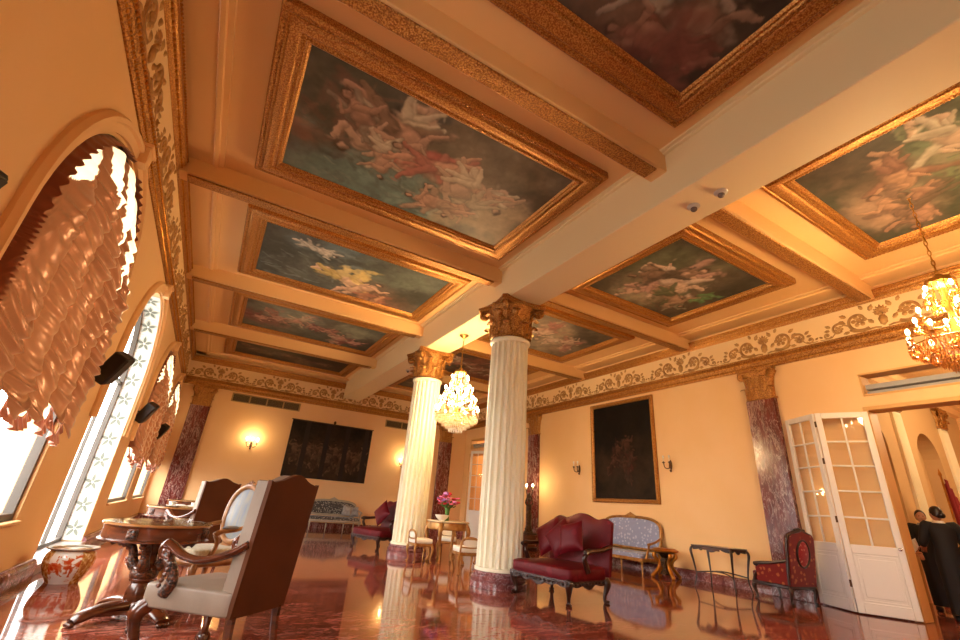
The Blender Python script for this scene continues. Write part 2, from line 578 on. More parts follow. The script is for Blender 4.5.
M_FRIEZE = mat('frieze_cream', '#edcf9c', .7)
for side, (a, b) in (('left', (YF, YB)), ('right', (YF, YB)), ('back', (XL, XR))):
    f = MB()
    if side == 'left': f.box(XL, XL + .012, a, b, 4.62, 5.17)
    elif side == 'right': f.box(XR - .012, XR, a, b, 4.62, 5.17)
    else: f.box(a, b, YB - .012, YB, 4.62, 5.17)
    o = struct({'left': 'trim_8', 'right': 'trim_9', 'back': 'trim_10'}[side], f, M_FRIEZE)
    if side == 'right': ts = [2.72 + 2.1 * k for k in range(8)] + [.62, -1.48]
    elif side == 'left': ts = [4.15 + 2.1 * k for k in range(7)] + [2.05]
    else: ts = [-.42 + 2.02 * k for k in range(6)]
    for t in ts: scroll(side, t, o)

# baseboards
bp = [(0, 0), (.06, 0), (.06, .12), (.05, .14), (.035, .165), (0, .18)]
m = MB(); m.prism(bp, lambda d, z, t: (t, YB - d, z), XL, XR); struct('baseboard_back', m, M_REDM)
m = MB()
for a, b in ((YF, DOORS[0][0] - .12), (DOORS[0][1] + .12, DOORS[1][0] - .12), (DOORS[1][1] + .12, YB)):
    m.prism(bp, lambda d, z, t: (XR - d, t, z), a, b)
struct('baseboard_right', m, M_BASE)
m = MB()
ys = [YF, WIN_Y[2] - WR, WIN_Y[2] + WR, YB]
for a, b in ((ys[0], ys[1]), (ys[2], ys[3])):
    m.prism(bp, lambda d, z, t: (XL + d, t, z), a, b)
struct('baseboard_left', m, M_BASE)


# ---------------------------------------------------------------- windows
M_TILE = None
def tile_mat():
    """white reveal tiles, each with a grey five-petalled flower"""
    m, nt, b = new_mat('white_flower_tile'); L = nt.links.new
    tc = node(nt, 'ShaderNodeTexCoord')
    b.inputs['Base Color'].default_value = rgb('#f4f2ec'); b.inputs['Roughness'].default_value = .3
    return m
M_TILE = tile_mat()
M_TILEG = mat('grey_flower_print', '#6f7468', .4)
M_TILEL = mat('pale_petal_print', '#c9cdc2', .4)
M_JOINT = mat('grey_tile_joint', '#b9bab3', .6)
M_FRAME = mat('dark_window_frame', '#4a4038', .4)
M_SILLM = mat('grey_stone_sill', '#8d8078', .3)

for i, (cy, sl) in enumerate(zip(WIN_Y, SILL)):
    xg = XL - (WALL_T - .05 if i == 2 else .07)
    fr = MB()
    A = [(cy - WR, sl)] + arch_pts(cy, WR, WS) + [(cy + WR, sl)]
    B = [(cy - WR + .06, sl + .06)] + arch_pts(cy, WR - .06, WS) + [(cy + WR - .06, sl + .06)]
    n = len(A)
    vs = [(x, y, z) for x in (xg - .04, xg + .04) for y, z in A + B]
    fs = []
    for k in range(n - 1):
        fs += [(k, k + 1, n + k + 1, n + k), (2 * n + k, 3 * n + k, 3 * n + k + 1, 2 * n + k + 1), (n + k, n + k + 1, 3 * n + k + 1, 3 * n + k)]
    fs += [(0, n, 2 * n - 1, n - 1), (2 * n, 3 * n - 1, 4 * n - 1, 3 * n), (n, 3 * n, 4 * n - 1, 2 * n - 1)]
    fr.add(vs, fs)
    o = struct('window_%d' % (i + 1), fr, M_FRAME)
    mu = MB() if i == 2 else None
    for yy in (cy - .45, cy + .45) if mu else (): mu.box(xg - .025, xg + .025, yy - .025, yy + .025, sl, WS + math.sqrt(WR ** 2 - .45 ** 2) - .03)
    if mu:
        mu.box(xg - .022, xg + .022, cy - WR + .03, cy + WR - .03, WS - .03, WS + .03)
        mu.build('muntin', M_FRAME, o)
    g = MB(); P = [(cy - WR + .03, sl + .03)] + arch_pts(cy, WR - .03, WS) + [(cy + WR - .03, sl + .03)]
    g.prism(P, lambda u, v, d: (xg + d, u, v), -.004, .004)
    g.build('pane', M_GLASS, o)
    s_ = MB().box(XL - WALL_T, XL + .05, cy - WR, cy + WR, sl - .04, sl, .01) if sl > .3 else MB().box(XL - WALL_T, XL + .06, cy - WR - .02, cy + WR + .02, -.01, sl + .006, .012)
    s_.build('sill', M_SILLM if sl < .3 else M_WALL, o)
    # hood mould over the arch with a little block at its crown
    h = MB(); hp = [(0, 0), (.03, 0), (.04, .03), (.04, .10), (.07, .12), (.07, .17), (.03, .2), (0, .2)]
    ang = [PI * k / 28 for k in range(29)]
    n = len(hp); vs = []
    for a in ang:
        for d, q in hp:
            r = WR + .03 + q * .85
            vs.append((XL + d, cy - r * math.cos(a), WS + r * math.sin(a)))
    fs = [(k * n + j, k * n + (j + 1) % n, (k + 1) * n + (j + 1) % n, (k + 1) * n + j) for k in range(28) for j in range(n)]
    h.add(vs, fs)
    for s_y in (-1, 1):      # the mould runs a little way down the jambs
        h.prism(hp, lambda d, q, z: (XL + d, cy + s_y * (WR + .03 + q * .85), z), WS - .9, WS)
    h.prism([(-.07, 0), (.07, 0), (.10, .19), (-.10, .19)], lambda u, v, d: (XL + d, cy + u, WS + WR + .02 + v), 0, .11)
    h.prism([(-.12, .18), (.12, .18), (.12, .22), (-.12, .22)], lambda u, v, d: (XL + d, cy + u, WS + WR + .02 + v), 0, .13)
    h.build('hood_mould', M_WALL, o, 30)

# white flower tiles lining the far reveal and soffit of the uncurtained window
cy = WIN_Y[2]; tw = WALL_T - .07
path = []
z = .12
ts = .36
while z < WS: path.append((cy + WR - .006, z, PI / 2)); z += .02
n_arc = 110
for k in range(n_arc + 1):
    a = (PI / 2) * k / n_arc
    path.append((cy + (WR - .006) * math.cos(a), WS + (WR - .006) * math.sin(a), a + PI / 2))
cum = [0]
for p, q in zip(path, path[1:]): cum.append(cum[-1] + math.hypot(q[0] - p[0], q[1] - p[1]))
def rev(u, d, off=0.0):
    """u along the reveal, d across its depth from the room edge"""
    u = max(0, min(u, cum[-1] - 1e-4))
    k = next(i for i in range(len(cum) - 1) if cum[i + 1] > u)
    t = (u - cum[k]) / (cum[k + 1] - cum[k])
    p, q = path[k], path[k + 1]
    y_, z_ = p[0] + (q[0] - p[0]) * t, p[1] + (q[1] - p[1]) * t
    tx, tz = q[0] - p[0], q[1] - p[1]; l = math.hypot(tx, tz)
    return (XL - .012 - d, y_ - tz / l * off, z_ + tx / l * off)
t = MB(); t.grid(lambda a, b_: rev(a * cum[-1], b_ * tw, .002), 120, 1)
rv_o = struct('trim_11', t, M_TILE); rv_o['label'] = 'white reveal tiles with grey flowers lining the uncurtained arched window'
jn = MB(); pet = MB(); pl = MB()
u = 0
k = 0
while u + ts * .7 < cum[-1]:
    jn.grid(lambda a, b_: rev(u + a * .008, .012 + b_ * (tw - .024), .005), 1, 1)
    uc, dc = u + ts / 2, tw * .5
    for q in range(5):
        a = q * 2 * PI / 5 + .3
        for mb_, L_, w_ in ((pl, .158, .05), (pet, .125, .026)):
            def fn(s1, s2, a=a, L_=L_, w_=w_):
                rr = .018 + s1 * L_; ww = (s2 - .5) * 2 * w_ * math.sin(PI * min(1, .12 + s1 * .88))
                return rev(uc + (rr * math.sin(a) + ww * math.cos(a)), dc + (rr * math.cos(a) - ww * math.sin(a)) * .88, .004 if mb_ is pl else .006)
            mb_.grid(fn, 6, 2)
    u += ts
jn.build('tile_joint', M_JOINT, rv_o); pl.build('petal', M_TILEL, rv_o); pet.build('petal_inner', M_TILEG, rv_o)  # smaller grey petals of the print lie over the pale ones


# ---------------------------------------------------------------- columns and pilasters
def capital(mb, r, h, half=.6, front=False):
    """Corinthian capital from z 0 to h"""
    mb.lathe([(r * 1.0, 0), (r * 1.08, .02), (r * 1.08, .05), (r * .97, .06), (r * .98, h * .4), (r * 1.1, h * .7), (r * 1.3, h * .84), (r * 1.3, h * .87)], 24)
    def leaf(a, z0, L, w, curl, r0):
        ca, sa = math.cos(a), math.sin(a)
        def fn(u, v):
            t = v
            if t < .7: rr = r0 + .05 + .03 * t; z = z0 + L * t / .7
            else:
                q = (t - .7) / .3 * PI * .9; rr = r0 + .07 + curl * (1 - math.cos(q)) / 2 * 1.6; z = z0 + L + curl * .6 * math.sin(q)
            ww = w * (1 - .25 * t) * (1 + .16 * math.cos(t * 26)) * math.sin(PI * min(.5 + .5 * (1 - t) ** .5 if t > .6 else .5, 1) if t <= .98 else .95)
            x = (u - .5) * 2 * ww
            rr -= .05 * (2 * u - 1) ** 2
            return (rr * ca - x * sa, rr * sa + x * ca, z)
        mb.grid(fn, 6, 14)
    for k in range(8):
        if front and math.sin(k * PI / 4) > -.3: continue
        leaf(k * PI / 4, .03, h * .28, r * .34, .07, r * 1.0)
    for k in range(8):
        if front and math.sin((k + .5) * PI / 4) > -.5: continue
        leaf((k + .5) * PI / 4, .1, h * .5, r * .3, .09, r * 1.0)
    for k in range(4):
        a = PI / 4 + k * PI / 2
        ca, sa = math.cos(a), math.sin(a)
        if front and sa > 0: continue
        # volute at each corner
        pts = []
        rc = half * 1.2
        for i in range(26):
            t = i / 25
            q = PI * .6 - t * 2.6 * PI; s_ = .085 * (1 - t * .8)
            pts.append(((rc - .05 + s_ * math.cos(q)), h * .78 + s_ * math.sin(q)))
        stem = [(r * 1.02, h * .5), (r * 1.15, h * .66)]
        P = [(x * ca, x * sa, z) for x, z in stem + pts]
        mb.tube(P, lerp_list([.02, .045, .05, .045, .04, .03], len(P)), 6)
    # abacus with hollow sides
    poly = []
    for k in range(4):
        a = k * PI / 2
        ca, sa = math.cos(a), math.sin(a)
        for i in range(9):
            t = -1 + 2 * i / 8
            x = half * (1 - .16 * (1 - t * t)); y = t * (half - .06)
            poly.append((x * ca - y * sa, x * sa + y * ca))
    mb.prism(poly, lambda u, v, d: (u, v, d), h * .87, h * .94)
    mb.prism([(u * 1.04, v * 1.04) for u, v in poly], lambda u, v, d: (u, v, d), h * .94, h)
    for k in range(4):
        a = k * PI / 2
        c = (half * .86 * math.cos(a), half * .86 * math.sin(a), h * .9)
        for q in range(6):
            mb.ell((c[0] - .05 * math.sin(q) * math.sin(a), c[1] + .05 * math.sin(q) * math.cos(a), c[2] + .05 * math.cos(q)), .035, 6, 5)
        mb.ell(c, .045, 8, 6)
    return mb


CZ0, CH = 4.07, ZM - 4.071
for yb, lab in ((6.68, 'cream fluted column with gilded capital rising beside the red tufted settee'), (10.52, 'farther cream fluted column with gilded capital beyond the crystal chandelier')):
    t = thing('fluted_column', lab, 'column', (MXC, yb, 0), group='fluted columns'); t['kind'] = 'thing'
    ZP = .22
    s_ = MB()
    NF = 20; n = NF * 12
    def flute(a):
        p = (a / (2 * PI) * NF) % 1
        return 1 - (.17 * math.sin(PI * (p - .17) / .66) ** .8 if .17 < p < .83 else 0)
    rs = [(.39, ZP), (.39, ZP + .04)] + [(.368 - .02 * (k / 8) ** 1.7, ZP + .05 + (CZ0 - ZP - .12) * k / 8) for k in range(9)]
    s_.lathe(rs, n, rf=lambda a, z: flute(a) if z > ZP + .045 else 1)
    s_.lathe([(.345, CZ0 - .09), (.375, CZ0 - .07), (.385, CZ0 - .04), (.375, CZ0 - .01), (.35, CZ0)], 48)
    s_.build('shaft', M_COL, t, 50)
    MB().lathe([(.45, 0), (.45, .075), (.43, .085), (.44, .10), (.445, .125), (.43, .145), (.41, .155), (.41, .17), (.42, .18), (.422, .20), (.41, .215), (.38, ZP)], 48).build('plinth', M_BASE, t)
    capital(MB(Matrix.Translation((0, 0, CZ0))), .355, CH, .485).build('capital', M_GOLD, t, 50)


def pilaster(loc, rz, lab, w=.6):
    t = thing('wall_pilaster', lab, 'pilaster', loc, rz, group='red marble wall pilasters')
    MB().box(-w / 2, w / 2, -.10, .0, .3, 3.66, .012).build('shaft', M_REDM, t)
    m = MB(); m.box(-w / 2 - .06, w / 2 + .06, -.16, 0, 0, .22, .01); m.box(-w / 2 - .03, w / 2 + .03, -.13, 0, .22, .3, .02)
    m.build('base', M_BASE, t)
    c = MB(Matrix.Translation((0, 0, 3.65)) @ Matrix.Diagonal((1, .5, 1, 1)))
    capital(c, .30, .69, .37, True)
    c.M = None
    c.v = [(x, min(y_, -.001), z_) for x, y_, z_ in c.v]
    c.build('capital', M_GOLD, t, 50)
    return t


pilaster((XR, 5.06, 0), R(-90), 'red marble pilaster behind the rose armchair at the folding door')
pilaster((XR, 13.04, 0), R(-90), 'red marble pilaster behind the lit candelabrum')
pilaster((-.73, YB, 0), 0, 'red marble pilaster in the corner between windows and back wall')
pilaster((8.82, YB, 0), 0, 'red marble pilaster behind the vase of flowers')
# ---------------------------------------------------------------- painted canvases: brushwork laid down stroke by stroke as vertex paint
def vnoise(h, w, cells, rg, oct=4):
    out = np.zeros((h, w)); amp = 1; tot = 0
    asp = w / h
    for o in range(oct):
        c = cells * 2 ** o
        g = rg.random((int(c) + 3, int(c * asp) + 3))
        y = np.linspace(0, c, h)[:, None] * np.ones((1, w)); x = np.linspace(0, c * asp, w)[None, :] * np.ones((h, 1))
        yi = y.astype(int); xi = x.astype(int); fy = y - yi; fx = x - xi
        fy = fy * fy * (3 - 2 * fy); fx = fx * fx * (3 - 2 * fx)
        out += amp * ((g[yi, xi] * (1 - fx) + g[yi, xi + 1] * fx) * (1 - fy) + (g[yi + 1, xi] * (1 - fx) + g[yi + 1, xi + 1] * fx) * fy)
        tot += amp; amp *= .55
    return out / tot


class Canvas:
    def __init__(s, asp, h, seed):
        s.rg = np.random.default_rng(seed); s.h = h; s.w = int(h * asp); s.asp = asp
        s.Y, s.X = np.mgrid[0:s.h, 0:s.w] / (s.h - 1.0)
        n = .03
        s.Xw = s.X + n * (vnoise(s.h, s.w, 7, s.rg) - .5) * 2 + .013 * (vnoise(s.h, s.w, 22, s.rg) - .5) * 2; s.Yw = s.Y + n * (vnoise(s.h, s.w, 7, s.rg) - .5) * 2 + .013 * (vnoise(s.h, s.w, 22, s.rg) - .5) * 2
        s.im = np.zeros((s.h, s.w, 3))

    def col(s, c): return np.array(rgb(c)[:3])

    def bg(s, cols, cells=2.2):
        """cols: list of (colour, u, v, radius) laid over the first"""
        s.im[:] = s.col(cols[0][0])
        for c, u, v, r in cols[1:]:
            d = np.hypot((s.Xw - u * s.asp) * .8, s.Yw - v) / r
            nz = vnoise(s.h, s.w, cells * 2, s.rg)
            a = np.clip(1.25 - d - (nz - .5) * 1.5, 0, 1); a = (a * a * (3 - 2 * a))[..., None]
            s.im = s.im * (1 - a) + s.col(c) * a
        k = (.45 + 1.1 * vnoise(s.h, s.w, cells * 3.5, s.rg, 6))[..., None]
        s.im *= k

    def cap(s, x0, y0, x1, y1, r0, r1, c, soft=.25, al=1., lit=(-.5, -.75)):
        dx, dy = x1 - x0, y1 - y0; L2 = dx * dx + dy * dy + 1e-9
        t = np.clip(((s.Xw - x0) * dx + (s.Yw - y0) * dy) / L2, 0, 1)
        ox, oy = s.Xw - x0 - t * dx, s.Yw - y0 - t * dy
        r = r0 + (r1 - r0) * t; d = np.hypot(ox, oy) / r
        a = np.clip((1 - d) / soft, 0, 1) * al
        sh = .86 + .42 * (ox * lit[0] + oy * lit[1]) / r
        ol = (np.clip((1.28 - d) / .45, 0, 1) * .5 * al)[..., None]      # a dark contour under the form
        s.im = s.im * (1 - ol) + s.col(c) * .28 * ol
        a = a[..., None]
        s.im = s.im * (1 - a) + s.col(c) * sh[..., None] * a

    def figure(s, u, v, sc, ang, skin='#c99a7c', drape=None, hair='#4a2c1c', seed=0):
        q = random.Random(seed * 13 + 5)
        x, y = u * s.asp, v
        def P(a, l, ox, oy): return ox + l * sc * math.cos(a), oy + l * sc * math.sin(a)
        hx, hy = P(ang + PI, .24, x, y)
        if drape:
            for k in range(5):
                a = ang + q.uniform(-1.0, 1.0); l = q.uniform(.2, .5)
                ex, ey = P(a, l, hx, hy) if k % 3 else P(ang + q.uniform(-2, 2), q.uniform(.2, .45), x, y)
                s.cap(hx * .4 + x * .6, hy * .4 + y * .6, ex, ey, .10 * sc, .05 * sc, drape, .6, .85)
        for k in (-1, 1):
            kx, ky = P(ang + PI + k * q.uniform(.15, .7), .25, hx, hy)
            fx, fy = P(ang + PI - k * q.uniform(.1, 1.1), .24, kx, ky)
            s.cap(hx, hy, kx, ky, .085 * sc, .06 * sc, skin, .35); s.cap(kx, ky, fx, fy, .055 * sc, .03 * sc, skin, .35)
        s.cap(hx, hy, x, y, .11 * sc, .12 * sc, skin, .35)
        tx, ty = P(ang, .13, x, y)
        s.cap(x, y, tx, ty, .12 * sc, .09 * sc, skin, .4)
        for k in (-1, 1):
            ex, ey = P(ang + k * q.uniform(1.5, 2.6), .19, tx, ty); wx, wy = P(ang + k * q.uniform(-.5, 1.2), .17, ex, ey)
            s.cap(tx, ty, ex, ey, .048 * sc, .038 * sc, skin, .35); s.cap(ex, ey, wx, wy, .036 * sc, .022 * sc, skin, .35)
        ax, ay = P(ang + q.uniform(-.25, .25), .165, tx, ty)
        s.cap(ax + .02 * sc * math.cos(ang), ay + .02 * sc * math.sin(ang), ax, ay, .06 * sc, .056 * sc, hair, .4)
        s.cap(ax - .012 * sc * math.cos(ang - .6), ay - .012 * sc * math.sin(ang - .6), ax - .008, ay, .044 * sc, .042 * sc, skin, .5)
        if drape:
            for k in range(6):
                a = ang + PI + q.uniform(-.9, .9)
                ex, ey = P(a, q.uniform(.12, .42), hx, hy)
                s.cap(hx + q.uniform(-.06, .06) * sc, hy + q.uniform(-.06, .06) * sc, ex, ey, q.uniform(.05, .09) * sc, .03 * sc, drape, .5, .9)

    def strokes(s, n, cols, box, r=(.01, .03), L=(.03, .1), ang=None, al=.6):
        q = random.Random(n + int(box[0] * 100))
        for k in range(n):
            x, y = q.uniform(box[0], box[2]) * s.asp, q.uniform(box[1], box[3])
            a = q.uniform(0, 6.28) if ang is None else q.gauss(ang, .5); l = q.uniform(*L); rr = q.uniform(*r)
            m = rr * 1.5 + l + .06
            x0, x1 = max(0, int((x - m) * (s.h - 1))), min(s.w, int((x + m) * (s.h - 1)) + 1); y0, y1 = max(0, int((y - m) * (s.h - 1))), min(s.h, int((y + m) * (s.h - 1)) + 1)
            if x1 <= x0 or y1 <= y0: continue
            dx, dy = l * math.cos(a), l * math.sin(a)
            X_, Y_ = s.Xw[y0:y1, x0:x1], s.Yw[y0:y1, x0:x1]
            t = np.clip(((X_ - x) * dx + (Y_ - y) * dy) / (l * l), 0, 1)
            d = np.hypot(X_ - x - t * dx, Y_ - y - t * dy) / rr
            al_ = (np.clip((1 - d) / .6, 0, 1) * al)[..., None]
            s.im[y0:y1, x0:x1] = s.im[y0:y1, x0:x1] * (1 - al_) + s.col(q.choice(cols)) * q.uniform(.8, 1.2) * al_

    def finish(s, dark=1., veil=.016):
        # broken, worked-over brushwork in the picture's own colours
        q = random.Random(int(s.im.sum()) % 9999)
        src = s.im.copy()
        for k in range(int(300 * s.asp)):
            x, y = q.randrange(s.w), q.randrange(s.h)
            px, py = min(s.w - 1, max(0, x + q.randrange(-9, 10))), min(s.h - 1, max(0, y + q.randrange(-9, 10)))
            r = q.randrange(3, 9); a = q.uniform(0, PI); e = q.uniform(.3, .6)
            x0, x1, y0, y1 = max(0, x - r), min(s.w, x + r + 1), max(0, y - r), min(s.h, y + r + 1)
            yy, xx = np.mgrid[y0:y1, x0:x1]
            u_ = (xx - x) * math.cos(a) + (yy - y) * math.sin(a); v_ = -(xx - x) * math.sin(a) + (yy - y) * math.cos(a)
            al = (np.clip(1.2 - np.hypot(u_ / r, v_ / (r * e)), 0, 1) * q.uniform(.2, .6))[..., None]
            s.im[y0:y1, x0:x1] = s.im[y0:y1, x0:x1] * (1 - al) + src[py, px] * q.uniform(.72, 1.3) * al
        s.im *= (.78 + .44 * vnoise(s.h, s.w, 26, s.rg, 3))[..., None] * dark
        g = s.im.mean(axis=2, keepdims=True)
        s.im = (s.im * .72 + g * .28) * np.array([1.03, 1., .95]) + veil * np.array([1.05, 1., .82])     # yellowed varnish
        return s.im


M_PAINT, nt_, b_ = new_mat('old_oil_paint')
va_ = node(nt_, 'ShaderNodeVertexColor'); va_.layer_name = 'paint'
nt_.links.new(va_.outputs[0], b_.inputs['Base Color']); b_.inputs['Roughness'].default_value = .5; b_.inputs['Specular IOR Level'].default_value = .12
nzz = node(nt_, 'ShaderNodeTexNoise', Scale=60.); tcc = node(nt_, 'ShaderNodeTexCoord'); nt_.links.new(tcc.outputs['Object'], nzz.inputs['Vector'])
bpp = node(nt_, 'ShaderNodeBump', Strength=.15, Distance=.004); nt_.links.new(nzz.outputs[0], bpp.inputs['Height']); nt_.links.new(bpp.outputs[0], b_.inputs['Normal'])


def canvas_mesh(name, cv, fn, parent, m=None):
    """fn(u, v) -> point; u along the picture's width, v down it"""
    im = cv.im; h, w = im.shape[:2]
    mb = MB(); mb.grid(lambda u, v: fn(u, v), w - 1, h - 1)
    o = mb.build(name, m or M_PAINT, parent, 180)
    at = o.data.color_attributes.new('paint', 'FLOAT_COLOR', 'POINT')
    c = np.ones((h * w, 4), dtype=np.float32); c[:, :3] = np.clip(im.reshape(-1, 3), 0, 1)
    at.data.foreach_set('color', c.ravel())
    return o


def frame_mesh(x0, x1, y0, y1, prof, fn, beadrows=()):
    """mitred frame: prof = (inset, height) pairs; fn(x, y, h) -> point"""
    mb = MB(); n = len(prof); vs = []
    for (cx, cy_, sx, sy) in ((x0, y0, 1, 1), (x1, y0, -1, 1), (x1, y1, -1, -1), (x0, y1, 1, -1)):
        for d, h in prof: vs.append(fn(cx + sx * d, cy_ + sy * d, h))
    fs = []
    for k in range(4):
        l = (k + 1) % 4
        for j in range(n - 1): fs.append((k * n + j, l * n + j, l * n + j + 1, k * n + j + 1))
    mb.add(vs, fs)
    for d, h, r, pitch in beadrows:
        for (ax, ay, bx, by) in ((x0 + d, y0 + d, x1 - d, y0 + d), (x1 - d, y0 + d, x1 - d, y1 - d), (x1 - d, y1 - d, x0 + d, y1 - d), (x0 + d, y1 - d, x0 + d, y0 + d)):
            L_ = math.hypot(bx - ax, by - ay); k = max(1, int(L_ / pitch))
            for i in range(k):
                t = (i + .5) / k
                mb.ell(fn(ax + (bx - ax) * t, ay + (by - ay) * t, h), r, 6, 4)
    return mb


FPROF = [(0, 0), (0, .10), (.02, .125), (.05, .13), (.07, .12), (.085, .125), (.11, .15), (.15, .155), (.20, .14), (.225, .12), (.24, .12), (.255, .13), (.275, .125), (.29, .10), (.31, .10), (.33, .085), (.34, .06)]


def ceiling_painting(label, x0, x1, y0, y1, cv, beads_=True):
    t = thing('ceiling_painting', label, 'painting', ((x0 + x1) / 2, (y0 + y1) / 2, ZC), 0, 'framed ceiling paintings')
    cx, cy_ = (x0 + x1) / 2, (y0 + y1) / 2
    fn = lambda x, y, h: (x - cx, y - cy_, -h)
    frame_mesh(x0, x1, y0, y1, FPROF, fn, ((.262, .13, .011, .04), (.05, .131, .013, .05)) if beads_ else ()).build('carved_frame', M_GOLDF, t, 35)
    i = .33
    canvas_mesh('canvas', cv, lambda u, v: (x0 + i + (x1 - x0 - 2 * i) * u - cx, y0 + i + (y1 - y0 - 2 * i) * v - cy_, -.075), t)


LX0, LX1, RX0, RX1 = -.53, 3.72, 5.40, 8.58
def bay(k): return (BEAMS[k] + .55, BEAMS[k + 1] - .51)
aspL = (LX1 - LX0 - .66) / (PITCH - 1.06 - .66)
aspR = (RX1 - RX0 - .66) / (PITCH - 1.06 - .66)

# bay 1, left: cream and rose figures floating across a sea-green sky
c = Canvas(aspL, 190, 11)
c.bg([('#5b5548', 0, 0, 0), ('#4a4a3e', .1, .2, .5), ('#55746e', .25, .85, .5), ('#5f8078', .45, .8, .35), ('#7d6a4e', .75, .2, .5), ('#46382a', .95, .35, .35), ('#9a8464', .8, .75, .35), ('#6a5a44', .6, .15, .3)])
c.strokes(40, ['#7a4a3a', '#8a5a44', '#5a4a3c'], (.0, .1, .25, .7), (.02, .05), (.05, .15), None, .35)
c.strokes(60, ['#3c4a44', '#52605a', '#6f8078'], (.1, .6, .6, 1.), (.01, .035), (.04, .12), .3, .5)
c.strokes(12, ['#3a3a3a', '#2e2c2c'], (.30, .1, .42, .32), (.03, .05), (.1, .2), -1.0, .8)
c.figure(.27, .42, .80, 2.2, '#b8957a', '#c4b598', seed=3)
c.figure(.38, .30, .66, .3, '#b88a6e', '#8a6a50', seed=8)
c.figure(.20, .30, .5, 4.0, '#a87c62', '#8a7a66', seed=10)
c.figure(.33, .60, .5, 1.2, '#b89074', '#c4b598', seed=12)
c.figure(.46, .47, .66, 3.4, '#ad8870', None, seed=4)
c.strokes(14, ['#a8453a', '#b8584a', '#c07058'], (.47, .27, .57, .45), (.03, .05), (.06, .14), .6, .8)
c.figure(.57, .40, .62, -.4, '#c08a6c', '#b0604c', seed=5)
c.figure(.66, .56, .68, 2.8, '#b59278', '#bfae90', seed=6)
c.figure(.77, .50, .6, .5, '#bd9174', '#c8b292', seed=7)
c.figure(.72, .72, .5, 2.0, '#b08468', '#a89478', seed=13)
c.figure(.58, .78, .5, 3.0, '#b98668', '#a88468', seed=9)
c.finish(.95)
ceiling_painting('large ceiling painting of cream and rose figures, largest in the left half', LX0, LX1, *bay(1), c)

# bay 2, left: a figure in a yellow drape over dark water and rocks
c = Canvas(aspL, 150, 12)
c.bg([('#3f4744', 0, 0, 0), ('#56707a', .3, .15, .3), ('#2f3836', .15, .6, .5), ('#4a5552', .4, .7, .4), ('#56625a', .8, .3, .4), ('#6d4a34', .75, .85, .3), ('#2c302e', .95, .6, .3)])
c.strokes(70, ['#5e6c6c', '#2e3836', '#445452', '#6f8288'], (.0, .1, .5, 1.), (.01, .03), (.06, .16), .25, .5)
c.figure(.30, .22, .4, .2, '#c9c0b2', '#b8b4aa', seed=2)
c.figure(.52, .66, .66, .25, '#d8b08c', '#c8ac48', seed=14)
c.strokes(16, ['#c9b054', '#d6c070', '#b89a40'], (.42, .35, .55, .62), (.03, .05), (.06, .14), .7, .85)
c.figure(.62, .70, .62, -.9, '#d2a484', None, seed=15)
c.strokes(20, ['#b0603c', '#8a4a30', '#c88a5a'], (.6, .8, .8, 1.), (.02, .05), (.05, .12), None, .6)
c.finish(.95)
ceiling_painting('ceiling painting of a figure in a yellow drape above dark water', LX0, LX1, *bay(2), c)

c = Canvas(aspL, 110, 13)
c.bg([('#55584e', 0, 0, 0), ('#6f8078', .3, .3, .4), ('#7a3f3e', .12, .6, .25), ('#46524e', .6, .8, .4), ('#77806e', .8, .3, .3), ('#3a3d38', .95, .8, .3)])
for k, (u, v) in enumerate(((.1, .6), (.22, .5), (.36, .42), (.5, .5), (.62, .55), (.74, .68), (.85, .75))):
    c.figure(u, v, .5, .3 + k * .9, '#c89080', ('#8a3a44', '#a86a5c', '#c9b8a0')[k % 3], seed=20 + k)
c.finish(.9)
ceiling_painting('ceiling painting with a garland of pink figures, third from the near end on the left', LX0, LX1, *bay(3), c)

c = Canvas(aspL, 90, 14)
c.bg([('#3a342c', 0, 0, 0), ('#524a3e', .3, .4, .4), ('#2c2824', .8, .3, .4), ('#5c5044', .6, .8, .3)])
for k, (u, v) in enumerate(((.15, .5), (.3, .6), (.45, .5), (.6, .6), (.78, .6))):
    c.figure(u, v, .5, 1 + k * 1.3, '#8a6a58', ('#6a4a44', '#7a6a58')[k % 2], seed=30 + k)
c.finish(.85)
ceiling_painting('darkest ceiling painting on the left, nearest the back wall', LX0, LX1, BEAMS[4] + .55, 17.15, c)

# bay 0, left: above the camera, cut by the frame
c = Canvas(aspL, 170, 15)
c.bg([('#3c3226', 0, 0, 0), ('#5a4632', .5, .7, .4), ('#2e2a20', .9, .3, .4), ('#6a4a38', .75, .85, .3), ('#35302a', .2, .5, .5)])
c.figure(.66, .66, .75, 2.6, '#9a8470', '#a8967c', seed=40)
c.figure(.86, .72, .7, .6, '#a07c5e', '#8a745c', seed=41)
c.figure(.78, .90, .55, 2.9, '#9c6c50', '#8a4a38', seed=43)
c.figure(.45, .6, .6, 1.1, '#94785e', '#7c6a54', seed=44)
c.strokes(30, ['#7a3a2c', '#8a4a38', '#6a3428'], (.78, .75, .95, 1.), (.02, .06), (.05, .14), None, .5)
c.finish(.8)
ceiling_painting('ceiling painting overhead cut off by the top of the picture, with pale draped figures', LX0, LX1, *bay(0), c)

